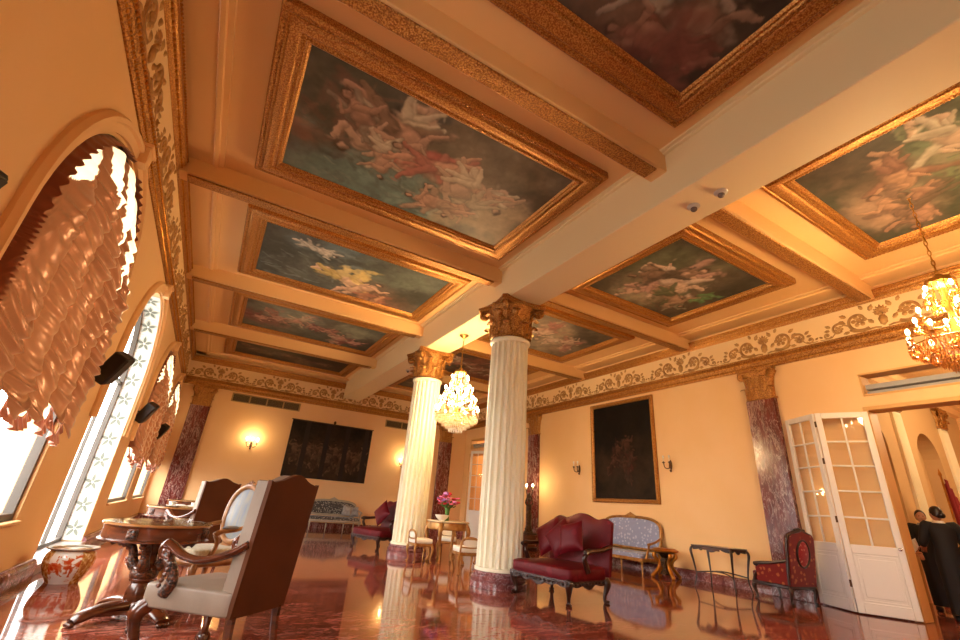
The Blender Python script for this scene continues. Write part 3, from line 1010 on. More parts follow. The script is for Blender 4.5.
# right half of the ceiling
c = Canvas(aspR, 170, 16)
c.bg([('#3e4234', 0, 0, 0), ('#55684c', .3, .2, .4), ('#8a6a54', .6, .75, .35), ('#36402e', .8, .2, .5), ('#7a745c', .5, .35, .25), ('#4a3c2e', .1, .8, .3)])
c.strokes(90, ['#2f3d2a', '#4a6040', '#64784e', '#38483a'], (.0, .0, 1., .55), (.01, .035), (.03, .1), None, .55)
c.figure(.3, .35, .55, -.3, '#c0a088', '#b8ac98', seed=50)
c.figure(.42, .66, .58, .15, '#a87858', '#8a5a44', seed=51)
c.figure(.62, .78, .56, 3.0, '#a67658', '#7a5a48', seed=52)
c.figure(.84, .72, .54, .4, '#a07056', '#6a5440', seed=53)
c.finish(.92)
ceiling_painting('ceiling painting of figures under green trees, right of the main beam behind the right chandelier', RX0, RX1, BEAMS[0] + .55, 2.38, c)

c = Canvas(aspR, 150, 17)
c.bg([('#4a4438', 0, 0, 0), ('#6f6048', .5, .4, .4), ('#565c44', .15, .3, .4), ('#5e4a38', .85, .7, .4), ('#8a7c62', .35, .75, .3), ('#3c3a30', .9, .2, .3)])
c.figure(.42, .42, .8, -1.3, '#d0a48c', '#c8968a', seed=61)
c.figure(.54, .52, .78, .3, '#d6b49a', '#d8c0b0', seed=62)
c.figure(.25, .5, .6, 2.5, '#8a6a54', '#5a4a3c', seed=63)
c.strokes(14, ['#4a8a4a', '#5c9a58'], (.78, .42, .9, .62), (.02, .035), (.05, .1), -.8, .8)
c.strokes(40, ['#8a9070', '#6a7458', '#4a4a3a'], (.2, .65, .9, 1.), (.01, .03), (.04, .1), .3, .6)
c.figure(.72, .7, .6, .2, '#b08a6c', '#5a6a48', seed=64)
c.finish(.92)
ceiling_painting('ceiling painting of pink-robed dancing figures, first past the detectors on the right', RX0, RX1, BEAMS[1] + .57, BEAMS[2] - .43, c)

for k, (lab, cols) in enumerate((('ceiling painting of pale figures on clouds, seen just right of the nearer column capital', ('#6f6250', '#8a7a62', '#c9a48c', '#b0685c')), ('ceiling painting with a reddish sky behind the crystal chandelier', ('#4a3028', '#7a3a28', '#a8705a', '#6a3a30')), ('small dim ceiling painting at the far end, right of the main beam', ('#4a3e34', '#5e4c40', '#96725e', '#6a4a40')))):
    c = Canvas(aspR, 100, 70 + k)
    c.bg([(cols[0], 0, 0, 0), (cols[1], .4, .4, .4), ('#3a3630', .9, .3, .4), (cols[1], .7, .8, .3), ('#4a4a40', .1, .7, .3)])
    for j, (u, v) in enumerate(((.2, .5), (.38, .4), (.55, .6), (.75, .5))):
        c.figure(u, v, .55, j * 1.4 + k, cols[2], cols[3] if j % 2 else '#c9b8a0', seed=80 + k * 9 + j)
    c.finish(.9)
    ceiling_painting(lab, RX0, RX1, BEAMS[2 + k] + .57, (BEAMS[3 + k] - .43) if k < 2 else 17.2, c)

# dark oil painting on the right wall, gilt frame
t = thing('framed_painting', 'tall dark oil painting in a gilt frame on the right wall', 'painting', (XR, 9.02, 1.5), R(-90))
c = Canvas(.83, 150, 90)
c.bg([('#1d1510', 0, 0, 0), ('#3c2818', .5, .55, .5), ('#15100d', .2, .2, .5), ('#33261c', .6, .85, .3), ('#141010', .9, .1, .4)])
for j, (u, v, a, s_) in enumerate(((.42, .50, -1.4, .3), (.58, .44, -1.6, .32), (.66, .58, -1.2, .3), (.35, .62, -.9, .28), (.55, .66, -1.8, .3))):
    c.figure(u, v, s_, a, '#5c3422', ('#3a1c16', '#4a3426', '#5a221a')[j % 3], hair='#1a100a', seed=91 + j)
c.finish(.8, .002)
wf, hf = 1.16, 2.76
frame_mesh(-wf, wf, 0, hf, [(0, 0), (0, .05), (.02, .075), (.05, .07), (.075, .05), (.09, .055), (.105, .03), (.11, .02)], lambda x, y, h: (x, -h, y), ((.03, .078, .016, .08),)).build('gilt_frame', M_GOLDF, t, 35)
canvas_mesh('canvas', c, lambda u, v: (-wf + .1 + (2 * wf - .2) * u, -.024, hf - .1 - (hf - .2) * v), t)

# dark woven tapestry on the back wall
t = thing('wall_tapestry', 'wide dark tapestry with dim standing figures on the back wall', 'tapestry', (3.91, YB, 1.66))
c = Canvas(1.5, 150, 99)
c.bg([('#33251a', 0, 0, 0), ('#45321f', .5, .7, .7), ('#211811', .1, .0, .4), ('#211811', .9, .0, .4)])
c.strokes(70, ['#2c2418', '#15120c', '#3a2c1c'], (0, 0, 1, .4), (.008, .02), (.02, .06), None, .6)
for j, (u, v, s_) in enumerate(((.08, .5, .45), (.17, .6, .42), (.25, .52, .45), (.33, .6, .42), (.40, .5, .45), (.50, .6, .5), (.58, .5, .45), (.67, .6, .45), (.76, .52, .45), (.84, .6, .42), (.92, .5, .45))):
    c.figure(u, v, s_, -PI / 2 + .1 * math.sin(j * 3), '#7a573c', ('#553c28', '#665036', '#4c3422')[j % 3], hair='#20160e', seed=120 + j)
c.finish(.8, .003)
canvas_mesh('woven_picture', c, lambda u, v: (-1.53 + 3.06 * u, -.03 - .008 * math.sin(u * 25), 2.0 - 2.0 * v), t)
b = MB().box(-1.56, 1.56, -.024, -.004, -.02, 2.02, .006); b.build('backing_cloth', mat('dark_brown_border_cloth', '#21160f', .8), t)
r = MB().tube([(-1.6, -.03, 2.03), (1.6, -.03, 2.03)], .018, 8); r.ell((0, -.03, 2.1), (.05, .03, .07), 8, 6); r.build('hanging_rod', M_IRON, t)
# ---------------------------------------------------------------- upholstery and woods
M_BEIGE = mat('taupe_upholstery', '#8c7b6b', .5, var='#827060', vscale=5, bump=.08, bscale=90)
M_BROWNB = mat('brown_chair_back_cloth', '#4f2a13', .6, var='#592f16', vscale=3, bump=.08, bscale=120, spec=.2)
M_RED = damask_mat('burgundy_damask', '#5c0711', '#6d101a', scale=7, rough=.5, sheen=.0, thr=.3)
M_ROSE = damask_mat('rose_floral_tapestry', '#74181a', '#a8643a', scale=11, rough=.7, thr=.3)
M_ROSEM = damask_mat('rose_floral_medallion', '#98222a', '#c8806a', scale=16, rough=.7, thr=.24)
M_BLUE = damask_mat('blue_grey_damask', '#8f97b8', '#b3bad2', scale=11, rough=.6, thr=.3)
M_OLIVE = damask_mat('pale_olive_silk', '#b9a988', '#c9bb9a', scale=30, rough=.5)
M_BLUEST = mat('striped_blue_grey_silk', '#717b8a', .5, var='#8a867c', vscale=8, stretch=(3, 3, .2))
M_SOFAB = damask_mat('black_and_ivory_damask', '#4c4743', '#c2bcae', scale=20, rough=.7, thr=.34)
M_WHITEUP = mat('ivory_seat_silk', '#e9e4d8', .5)
M_GILTW = mat('gilded_chair_wood', '#b98a4a', .35, .45, var='#96622c', vscale=9)
M_HONEY = mat('honey_carved_wood', '#a06a34', .35, .1, var='#7d4a20', vscale=7, coat=.2)
M_WOODL = mat('polished_walnut', '#643016', .26, var='#3e1c0c', vscale=4, stretch=(1, 1, 6), coat=.3)
M_CARVE = gold_mat('carved_walnut', '#6f3a1a', '#200e06', scale=55, rough=.3, metal=.0, dist=.012)
M_BRONZE = gold_mat('dark_bronze', '#5c3d22', '#1c100a', scale=40, rough=.35, metal=.6)


def leg_pts(h, bow=.05, tuck=.03, d=(0, -1), toe=.03):
    """cabriole leg from the top (0,0,h): knee out along d, ankle in, toe out"""
    P = [(0, h), (bow, h * .82), (bow * .75, h * .6), (-tuck * .2, h * .32), (-tuck * .4, h * .14), (toe * .5, h * .04), (toe, .0 + h * .012)]
    return [(d[0] * o, d[1] * o, z) for o, z in P]


def add_leg(mb, x, y, h, d, r=(.035, .04, .03, .02, .018, .026, .03), bow=.05, tuck=.03, toe=.03, n=8):
    l = math.hypot(*d); d = (d[0] / l, d[1] / l)
    P = bez([(x + a, y + b, z) for a, b, z in leg_pts(h, bow, tuck, d, toe)], 5)
    mb.tube(P, lerp_list(list(r), len(P)), n)
    mb.ell((x + d[0] * toe, y + d[1] * toe, r[-1] * .55), (r[-1] * 1.15, r[-1] * 1.15, r[-1] * .55), 10, 6)
    return mb


def scroll_pts(c, r, a0, turns, n=18, dirn=1, plane='yz', x=0):
    out = []
    for i in range(n + 1):
        t = i / n; a = a0 + dirn * turns * 2 * PI * t; q = r * (1 - .75 * t)
        out.append((x, c[0] + q * math.cos(a), c[1] + q * math.sin(a)))
    return out


# ---------------------------------------------------------------- tall back armchair
def tall_chair(label, loc, rz, group=None):
    t = thing('tall_back_armchair', label, 'armchair', loc, rz, group)
    # seat: wider in front
    s_ = MB()
    def sw(p):
        k = (p.y + .34) / .68
        return (p.x * (.86 + .14 * k), p.y, p.z + (.02 * (1 - (p.x / .33) ** 2) * (1 - (p.y / .36) ** 2) if p.z > 0 else 0))
    s_.sup((0, 0, .40), (.33, .35, .075), .16, 40, 20, warp=sw)
    s_.build('seat', M_BEIGE, t, 60)
    rake = lambda z: -.33 - (z - .33) * .10
    def outline(w0, w1, z0, z1, hump, n=24):
        pts = [(-w0, z0), (w0, z0), (w1, z1 - .0)]
        for k in range(1, n):
            u = 1 - 2 * k / n
            a = abs(u)
            zz = z1 + hump * (0 if a > .72 else (1 + math.cos(PI * a / .72)) / 2) + (.012 * math.sin(PI * (a - .72) / .28) * -1 if a > .72 else 0)
            pts.append((w1 * u, zz))
        pts.append((-w1, z1))
        return pts
    c = MB()
    c.prism(outline(.262, .277, .33, 1.165, .055), lambda u, v, d: (u, rake(v) + d, v), 0.0, .10)
    def puff(u, v):
        x = (u - .5) * 2; z = v
        return (x * .262, rake(.4 + z * .76) + .10 + .035 * (1 - x ** 4) * (1 - (2 * z - 1) ** 6), .38 + z * .79)
    c.grid(puff, 14, 18)
    c.build('back_cushion', M_BEIGE, t, 45)
    p = MB()
    p.prism(outline(.268, .284, .325, 1.172, .058), lambda u, v, d: (u, rake(v) + d, v), -.028, .006)
    p.build('back_panel', M_BROWNB, t, 45)
    for sx in (-1, 1):
        a = MB()
        x0, x1 = sx * .275, sx * .335
        pts = bez([(x0, -.37, .76), (x0 + sx * .02, -.27, .70), (x1, -.10, .645), (x1 + sx * .01, .06, .655), (x1, .18, .70), (x1, .235, .715)], 6)
        a.tube(pts, lerp_list([.026, .026, .024, .026, .03, .034], len(pts)), 8, ry=1.3)
        # scroll at the front of the arm
        sp = [(x1, y, z) for _, y, z in scroll_pts((.225, .672), .046, PI / 2, 1.2, 20, -1)]
        a.tube(sp, lerp_list([.032, .02], len(sp)), 8)
        a.ell((x1, .225, .672), (.036, .03, .03), 10, 6)
        o = a.build('armrest', M_WOODL, t, 50)
        b = MB()
        sup = bez([(x1, .215, .66), (x1 - sx * .004, .175, .60), (x1 - sx * .012, .13, .54), (x1 - sx * .02, .135, .47), (x1 - sx * .026, .165, .425)], 5)
        b.tube(sup, lerp_list([.03, .034, .032, .04, .046], len(sup)), 8)
        for q in range(5): b.ell((x1 + sx * .024, .14 + .012 * q, .60 - .032 * q), (.012, .018, .016), 6, 5)
        b.ell((x1 - sx * .026, .165, .43), (.045, .05, .035), 10, 6)
        b.build('arm_support', M_CARVE, o, 50)
        # front cabriole leg with ball and claw
        f = MB()
        lx, ly = sx * .285, .295
        pts = bez([(lx, ly, .345), (lx + sx * .035, ly + .035, .29), (lx + sx * .03, ly + .03, .20), (lx + sx * .005, ly + .005, .10), (lx + sx * .012, ly + .012, .06)], 5)
        f.tube(pts, lerp_list([.052, .056, .036, .024, .03], len(pts)), 10)
        f.ell((lx + sx * .02, ly + .02, .035), (.042, .042, .035), 12, 8)
        for q in range(4):
            an = q * PI / 2 + PI / 4
            tp = [(lx + sx * .012, ly + .012, .085), (lx + sx * .02 + .036 * math.cos(an), ly + .02 + .036 * math.sin(an), .055), (lx + sx * .02 + .043 * math.cos(an), ly + .02 + .043 * math.sin(an), .012)]
            f.tube(bez(tp, 4), [.012] * 9, 6)
        lg = f.build('leg', M_WOODL, t, 50)
        kc = MB()
        for q in range(6): kc.ell((lx + sx * (.05 + .004 * math.cos(q)), ly + .05, .325 - q * .026), (.03 - .002 * q, .03 - .002 * q, .02), 8, 5)
        kc.build('knee_carving', M_CARVE, lg, 50)
        r_ = MB()
        bx, by = sx * .225, -.33
        pts = [(bx, by, .36), (bx, by - .01, .22), (bx + sx * .008, by - .05, .0)]
        r_.tube(bez(pts, 5), lerp_list([.032, .028, .022], 11), 6)
        r_.build('leg', M_WOODL, t, 50)
    return t


RZ1 = R(44.6)
tc = tall_chair('tall armchair in the front with brown back, taupe seat and scrolled walnut arms', (.315, 4.10, 0), RZ1, 'tall back armchairs')
dup(tc, (.08, 8.6, 0), R(30), 'tall brown armchair standing behind the oval-backed chair', 'tall back armchairs')


# ---------------------------------------------------------------- round pedestal table
def star_block(mb, a, r, z, s_):
    M = Matrix.Rotation(a, 4, 'Z') @ Matrix.Translation((r, 0, z))
    mb.box(-.012, .012, -s_, s_, -s_ * .95, s_ * .95, .006, M)
    for k in range(4):
        q = PI / 4 + k * PI / 2
        mb.ell(M @ Vector((.016, .5 * s_ * math.cos(q), .5 * s_ * math.sin(q))), (.012, .02, .02), 8, 5, M=Matrix.Rotation(a, 3, 'Z'))
    mb.ell(M @ Vector((.018, 0, 0)), (.012, .012, .012), 8, 5)


M_TABTOP = mat('inlaid_honey_tabletop', '#a5703c', .2, var='#8a5528', vscale=4, coat=.6)
def round_table(label, loc, rz, group=None):
    t = thing('round_pedestal_table', label, 'table', loc, rz, group)
    Rr = .435
    MB().lathe([(0, .735), (Rr * .98, .735), (Rr, .742), (Rr, .752), (Rr * .985, .758), (0, .758)], 56).build('tabletop', M_TABTOP, t)
    MB().lathe([(0, .759), (Rr * .985, .759), (Rr * .995, .762), (Rr * .985, .765), (0, .765)], 56).build('glass_top', M_CLEARTOP, t)
    ap = MB().lathe([(Rr * .9, .61), (Rr * .97, .61), (Rr * 1.0, .617), (Rr * 1.0, .624), (Rr * .955, .634), (Rr * .95, .72), (Rr * .965, .735), (.0, .735)], 56)
    ap.lathe([(0, .612), (Rr * .9, .61)], 56)
    apo = ap.build('apron', M_WOODL, t)
    for k in range(4):
        m = MB(); star_block(m, PI / 4 + k * PI / 2, Rr * .955, .678, .042); m.build('star_block', M_CARVE, apo)
    ped = MB().lathe([(0, .08), (.085, .08), (.095, .11), (.10, .16), (.095, .22), (.085, .25), (.075, .27), (.095, .285), (.10, .30), (.098, .305)], 28)
    ped.lathe([(.09, .375), (.105, .385), (.10, .40), (.06, .42), (.055, .48), (.075, .54), (.06, .60), (.10, .612), (0, .612)], 28)
    ped.build('pedestal', M_WOODL, t, 50)
    MB().lathe([(.09, .30), (.103, .31), (.107, .34), (.103, .37), (.09, .38)], 32, rf=lambda a, z: 1 + .03 * math.sin(a * 12)).build('carved_collar', M_CARVE, t, 50)
    for k in range(4):
        a = k * PI / 2
        ca, sa = math.cos(a), math.sin(a)
        b = MB()
        a += .99; ca, sa = math.cos(a), math.sin(a)
        pr = [(p.x, p.y) for p in bez([(.085, .39, 0), (.12, .43, 0), (.13, .48, 0), (.155, .54, 0), (.22, .585, 0), (.29, .60, 0), (.33, .575, 0)], 6)]
        P = [(u * ca, u * sa, z) for u, z in pr]
        b.tube(P, lerp_list([.05, .045, .036, .034, .036, .03, .024], len(P)), 10)
        for q in range(9):
            u, z = pr[3 + q * 3]
            b.ell((u * ca * .99 + .03 * ca * 0 + .0, u * sa, z - .03), (.022, .022, .016), 8, 5)
        b.build('scroll_bracket', M_CARVE, t, 55)
    # four spreading feet with lion paws, joined by a shaped platform
    pl = MB(); poly = []
    for k in range(4):
        a = .2 + k * PI / 2
        for (rr, da) in ((.18, -.5), (.33, -.14), (.345, 0), (.33, .14), (.18, .5)):
            poly.append((rr * math.cos(a + da), rr * math.sin(a + da)))
    pl.prism(poly, lambda u, v, d: (u, v, d), .055, .085)
    pl.build('platform', M_WOODL, t)
    for k in range(4):
        a = .2 + k * PI / 2
        ca, sa = math.cos(a), math.sin(a)
        f = MB()
        P = [(u * ca, u * sa, z) for u, z in ((.07, .105), (.18, .105), (.30, .09), (.40, .06), (.445, .035))]
        P = bez(P, 5)
        f.tube(P, lerp_list([.045, .042, .04, .038, .03], len(P)), 10, ry=1.9, up=(0, 0, 1))
        for q in (-1, 0, 1):
            f.ell((.455 * ca - q * .028 * sa, .455 * sa + q * .028 * ca, .018), (.026, .026, .018), 8, 6)
        f.build('foot', M_WOODL, t, 55)
    return t


M_CLEARTOP = glass_mat('table_glass', (.93, .97, .96, 1), .16)
TA = (-.235, 5.42, 0)
rt = round_table('round walnut pedestal table in front of the tall armchair, glass ashtray on top', TA, R(23), 'round pedestal tables')
dup(rt, (-.22, 9.2, 0), R(-6), 'round walnut table behind the front one, with white cups on it', 'round pedestal tables')
dup(rt, (-.16, 13.2, 0), R(0), 'farthest round walnut table by the marble pilaster', 'round pedestal tables')


def ashtray(loc, label, group=None):
    t = thing('ashtray', label, 'ashtray', loc, 0, group)
    MB().lathe([(0, 0), (.065, 0), (.08, .038), (.078, .046), (.066, .042), (.05, .014), (0, .012)], 8).build('bowl', M_CRY, t)
    return t


M_CRY = glass_mat('cut_crystal', (.95, .97, 1, 1), .35, .05)
ashtray((TA[0] + .17, TA[1] - .18, .766), 'small cut glass ashtray on the front round table')


def cup(loc, label, group):
    t = thing('coffee_cup', label, 'cup', loc, 0.4, group)
    MB().lathe([(0, .004), (.05, .006), (.075, .016), (.073, .019), (.05, .011), (0, .009)], 20).build('saucer', M_WHITEUP, t)
    MB().lathe([(0, .012), (.024, .012), (.04, .035), (.045, .07), (.042, .07), (.036, .034), (0, .018)], 20).build('bowl', M_WHITEUP, t)
    h = MB(); h.tube([(.042, 0, .06), (.068, 0, .058), (.07, 0, .036), (.04, 0, .03)], .005, 6); h.build('handle', M_WHITEUP, t)
    return t


cup((-.32, 8.95, .766), 'white coffee cup on the second round table, nearer the windows', 'coffee cups')
cup((-.02, 9.1, .766), 'white coffee cup on the second round table, nearer the brown armchair', 'coffee cups')


# ---------------------------------------------------------------- oval backed armchair
def oval_chair(label, loc, rz, mf, mup, ms, group=None, hz=1.13):
    t = thing('oval_back_armchair', label, 'armchair', loc, rz, group)
    s_ = MB(); s_.sup((0, .0, .415), (.29, .28, .065), .3, 32, 14, warp=lambda p: (p.x * (.9 + .14 * (p.y + .3)), p.y, p.z * (1.15 if p.z > 0 else .8)))
    s_.build('seat', ms, t, 60)
    rl = MB(); n = 32
    P = [(.29 * math.copysign(abs(math.cos(2 * PI * k / n)) ** .5, math.cos(2 * PI * k / n)), .28 * math.copysign(abs(math.sin(2 * PI * k / n)) ** .5, math.sin(2 * PI * k / n)), .355) for k in range(n)]
    rl.tube(P, .036, 8, closed=True, up=(0, 0, 1)); rl.build('seat_rail', mf, t, 50)
    yb = lambda z: -.27 - (z - .4) * .16
    zc, rz_, rx_ = (.52 + hz) / 2, (hz - .52) / 2, .245
    f = MB(); n = 40
    P = [(rx_ * math.cos(2 * PI * k / n) * (1 + .06 * math.sin(2 * PI * k / n)), 0, zc + rz_ * math.copysign(abs(math.sin(2 * PI * k / n)) ** .85, math.sin(2 * PI * k / n))) for k in range(n)]
    P = [(x, yb(z), z) for x, _, z in P]
    f.tube(P, .036, 8, closed=True, up=(0, 1, 0))
    for sx in (-1, 1): f.tube([(sx * .2, yb(.4), .36), (sx * .2, yb(.55), .56), (sx * .23, yb(.7), .72)], [.026, .024, .022], 8)
    for q in range(7):
        a = PI / 2 + (q - 3) * .13
        f.ell((rx_ * 1.05 * math.cos(a), yb(hz), zc + rz_ * 1.07 * math.sin(a)), (.022, .02, .022 + .012 * (3 - abs(q - 3))), 8, 5)
    f.build('back_frame', mf, t, 50)
    c = MB()
    def fn(u, v, s=1):
        a = 2 * PI * u; q = v
        x = rx_ * .93 * q * math.cos(a); z = zc + rz_ * .93 * q * math.sin(a)
        return (x, yb(z) + s * (.012 + .03 * (1 - q * q)), z)
    c.grid(fn, 32, 6, cu=True); c.grid(lambda u, v: fn(-u, v, -1), 32, 6, cu=True)
    c.build('back_cushion', mup, t, 50)
    for sx in (-1, 1):
        a = MB()
        P = bez([(sx * .24, yb(.72), .72), (sx * .29, -.12, .675), (sx * .31, .05, .66), (sx * .315, .13, .645), (sx * .31, .16, .62)], 5)
        a.tube(P, lerp_list([.024, .022, .024, .03, .03], len(P)), 8)
        P = bez([(sx * .31, .15, .63), (sx * .295, .10, .56), (sx * .28, .10, .48), (sx * .27, .16, .38)], 5)
        a.tube(P, lerp_list([.024, .022, .026, .03], len(P)), 8)
        o = a.build('armrest', mf, t, 50)
        p = MB(); p.ell((sx * .30, -.02, .695), (.03, .11, .02), 12, 8); p.build('arm_pad', mup, o)
        for sy in (1, -1):
            l = MB(); add_leg(l, sx * .24, sy * .235, .35, (sx * .7, sy), r=(.036, .038, .03, .02, .017, .022, .026), bow=.03, tuck=.02, toe=.02)
            l.build('leg', mf, t, 50)
    return t


oval_chair('oval-backed carved armchair with blue grey silk beside the front table', (.22, 6.28, 0), R(124), M_HONEY, M_BLUEST, M_OLIVE, 'oval back armchairs')
oval_chair('pale oval-backed armchair beyond the tables near the marble pilaster', (-.12, 12.0, 0), R(60), mat('pale_painted_frame', '#d8cdb6', .4), M_WHITEUP, M_WHITEUP, 'oval back armchairs', 1.05)


# ---------------------------------------------------------------- porcelain jardiniere by the window
def jar_mat():
    m, nt, b = new_mat('porcelain_with_flower_panels'); L = nt.links.new
    tc = node(nt, 'ShaderNodeTexCoord')
    sx = node(nt, 'ShaderNodeSeparateXYZ'); L(tc.outputs['Object'], sx.inputs[0])
    at = node(nt, 'ShaderNodeMath', operation='ARCTAN2'); L(sx.outputs[1], at.inputs[0]); L(sx.outputs[0], at.inputs[1])
    mu = node(nt, 'ShaderNodeMath', operation='MULTIPLY_ADD'); mu.inputs[1].default_value = 2; mu.inputs[2].default_value = 2.9; L(at.outputs[0], mu.inputs[0])
    si = node(nt, 'ShaderNodeMath', operation='SINE'); L(mu.outputs[0], si.inputs[0])
    nz = node(nt, 'ShaderNodeTexNoise', Scale=34., Detail=3.); L(tc.outputs['Object'], nz.inputs['Vector'])
    gp = ramp(nt, [(.4, rgb('#b06a2c')), (.55, rgb('#d9a65a')), (.66, rgb('#e8d9b0'))], nz.outputs[0])
    n2 = node(nt, 'ShaderNodeTexNoise', Scale=14., Detail=3., Distortion=1.); L(tc.outputs['Object'], n2.inputs['Vector'])
    z = node(nt, 'ShaderNodeMath', operation='SUBTRACT'); z.inputs[1].default_value = .16; L(sx.outputs[2], z.inputs[0])
    za = node(nt, 'ShaderNodeMath', operation='ABSOLUTE'); L(z.outputs[0], za.inputs[0])
    zb = node(nt, 'ShaderNodeMath', operation='MULTIPLY'); zb.inputs[1].default_value = 2.0; L(za.outputs[0], zb.inputs[0])
    ad = node(nt, 'ShaderNodeMath', operation='SUBTRACT'); L(n2.outputs[0], ad.inputs[0]); L(zb.outputs[0], ad.inputs[1])
    fl = ramp(nt, [(.36, rgb('#eeeae0')), (.41, rgb('#cf7a40')), (.52, rgb('#c0401c'))], ad.outputs[0])
    pr = ramp(nt, [(.28, (0, 0, 0, 1)), (.33, (1, 1, 1, 1))], si.outputs[0])
    mx = node(nt, 'ShaderNodeMix', data_type='RGBA'); L(pr.outputs[0], mx.inputs['Factor']); L(gp.outputs[0], mx.inputs['A']); L(fl.outputs[0], mx.inputs['B'])
    L(mx.outputs['Result'], b.inputs['Base Color']); b.inputs['Roughness'].default_value = .12
    return m
t = thing('porcelain_jardiniere', 'porcelain flower pot with orange flower panels on the floor by the window', 'flower pot', (-1.06, 7.22, 0), R(128))
MB().lathe([(0, 0), (.15, 0), (.155, .02), (.19, .08), (.225, .16), (.235, .23), (.22, .29), (.19, .325), (.2, .33)], 40).build('body', jar_mat(), t)
MB().lathe([(.195, .322), (.235, .335), (.245, .345), (.24, .352), (.2, .345), (.19, .3), (.18, .2), (0, .18)], 40).build('rim', mat('blue_grey_glazed_rim', '#a9a396', .2), t)


# ---------------------------------------------------------------- burgundy settees
def red_settee(label, loc, rz, group, pillows=True):
    t = thing('burgundy_settee', label, 'settee', loc, rz, group)
    W, D = .52, .42
    s_ = MB()
    def sw(p):
        q = p.z
        if p.z > 0: q = p.z + .025 * (1 - (p.x / W) ** 4) * (1 - (p.y / D) ** 4)
        return (p.x * (.92 + .1 * (p.y + D) / (2 * D)), p.y, q)
    s_.sup((0, 0, .33), (W, D, .075), .2, 44, 16, warp=sw)
    s_.build('seat', M_RED, t, 60)
    # camel back
    b = MB(); pts = []
    n = 32
    def top(u): return .98 + .07 * (.5 + .5 * math.cos(PI * min(1, abs(u) / .55))) - .03 * max(0, abs(u) - .8) / .2 + (.02 * math.cos((abs(u) - .8) * 9) if abs(u) > .62 else 0)
    yb = lambda z: -D + .03 - (z - .3) * .16
    def fb(u, v, s):
        x = (u - .5) * 2; z = .3 + (top(x) - .3) * v
        e = (1 - abs(x) ** 6) * (1 - (2 * v - 1) ** 8)
        return (x * W * 1.0, yb(z) + s * (.03 + .035 * e), z)
    b.grid(lambda u, v: fb(u, v, 1), 28, 14); b.grid(lambda u, v: fb(1 - u, v, -1), 28, 14)
    rim = [(u, 0) for u in np.linspace(0, 1, 29)] + [(1, v) for v in np.linspace(0, 1, 15)][1:] + [(u, 1) for u in np.linspace(1, 0, 29)][1:] + [(0, v) for v in np.linspace(1, 0, 15)][1:-1]
    vs = [fb(u, v, 1) for u, v in rim] + [fb(u, v, -1) for u, v in rim]; n = len(rim)
    b.add(vs, [(k, n + k, n + (k + 1) % n, (k + 1) % n) for k in range(n)])
    b.build('backrest', M_RED, t, 60)
    # carved rail under the seat
    r_ = MB()
    def rail(x0, y0, x1, y1, k):
        N = 30
        up = []; lo = []
        for i in range(N + 1):
            s = i / N
            d = .035 + .028 * abs(math.sin(s * PI * k)) + .03 * math.exp(-((s - .5) / .12) ** 2)
            x, y = x0 + (x1 - x0) * s, y0 + (y1 - y0) * s
            up.append((x, y, .275)); lo.append((x, y, .262 - d))
        L_ = math.hypot(x1 - x0, y1 - y0); nx, ny = (y1 - y0) / L_ * .02, -(x1 - x0) / L_ * .02
        vs = [(p[0] + nx, p[1] + ny, p[2]) for p in up + lo] + [(p[0] - nx, p[1] - ny, p[2]) for p in up + lo]
        m_ = N + 1; fs = []
        for i in range(N):
            fs += [(i, i + 1, m_ + i + 1, m_ + i), (2 * m_ + i + 1, 2 * m_ + i, 3 * m_ + i, 3 * m_ + i + 1), (m_ + i, m_ + i + 1, 3 * m_ + i + 1, 3 * m_ + i), (i + 1, i, 2 * m_ + i, 2 * m_ + i + 1)]
        r_.add(vs, fs)
        for i in range(int(L_ / .07)):
            s = (i + .5) / int(L_ / .07)
            for sg in (1, -1): r_.ell((x0 + (x1 - x0) * s + nx * sg, y0 + (y1 - y0) * s + ny * sg, .235), (.025, .025, .018), 8, 5)
    rail(-W, D - .02, W, D - .02, 5); rail(W * .95, D - .03, W * .86, -D + .02, 3); rail(-W * .95, D - .03, -W * .86, -D + .02, 3)
    r_.build('carved_rail', M_CARVED, t, 40)
    for sx in (-1, 1):
        a = MB()
        P = bez([(sx * W * .97, -D - .02, .66), (sx * W * 1.02, -.2, .615), (sx * W * 1.05, 0, .60), (sx * W * 1.07, .1, .60), (sx * W * 1.08, .16, .585)], 5)
        a.tube(P, lerp_list([.028, .028, .032, .034, .024], len(P)), 8, ry=1.3)
        P = bez([(sx * W * 1.05, .09, .59), (sx * W * 1.0, .13, .52), (sx * W * .99, .10, .45), (sx * W * .99, .06, .36)], 5)
        a.tube(P, lerp_list([.026, .03, .034, .04], len(P)), 8)
        a.build('armrest', M_DARK, t, 50)
        for sy in (1, -1):
            l = MB(); add_leg(l, sx * W * .88, sy * D * .86, .27, (sx, sy), r=(.05, .052, .038, .024, .022, .03, .036), bow=.03, tuck=.02, toe=.02)
            l.build('leg', M_DARK, t, 50)
    return t


M_CARVED = gold_mat('carved_dark_mahogany', '#4a2214', '#140805', scale=60, rough=.3, metal=0., dist=.01)


from mathutils.bvhtree import BVHTree
solids = []


def world_bvh(o):
    vs, fs = [], []
    st_ = [(o, o.matrix_world.copy() if o.parent is None else None)]
    def walk(q, M):
        if q.type == 'MESH':
            k = len(vs)
            vs.extend(M @ v.co for v in q.data.vertices); fs.extend(tuple(i + k for i in p.vertices) for p in q.data.polygons)
        for c_ in q.children: walk(c_, M @ c_.matrix_local)
    walk(o, Matrix.LocRotScale(o.location, o.rotation_euler, o.scale) if o.type == 'EMPTY' else o.matrix_basis)
    return BVHTree.FromPolygons(vs, fs)


def hits(a, b): return bool(world_bvh(a).overlap(world_bvh(b)))


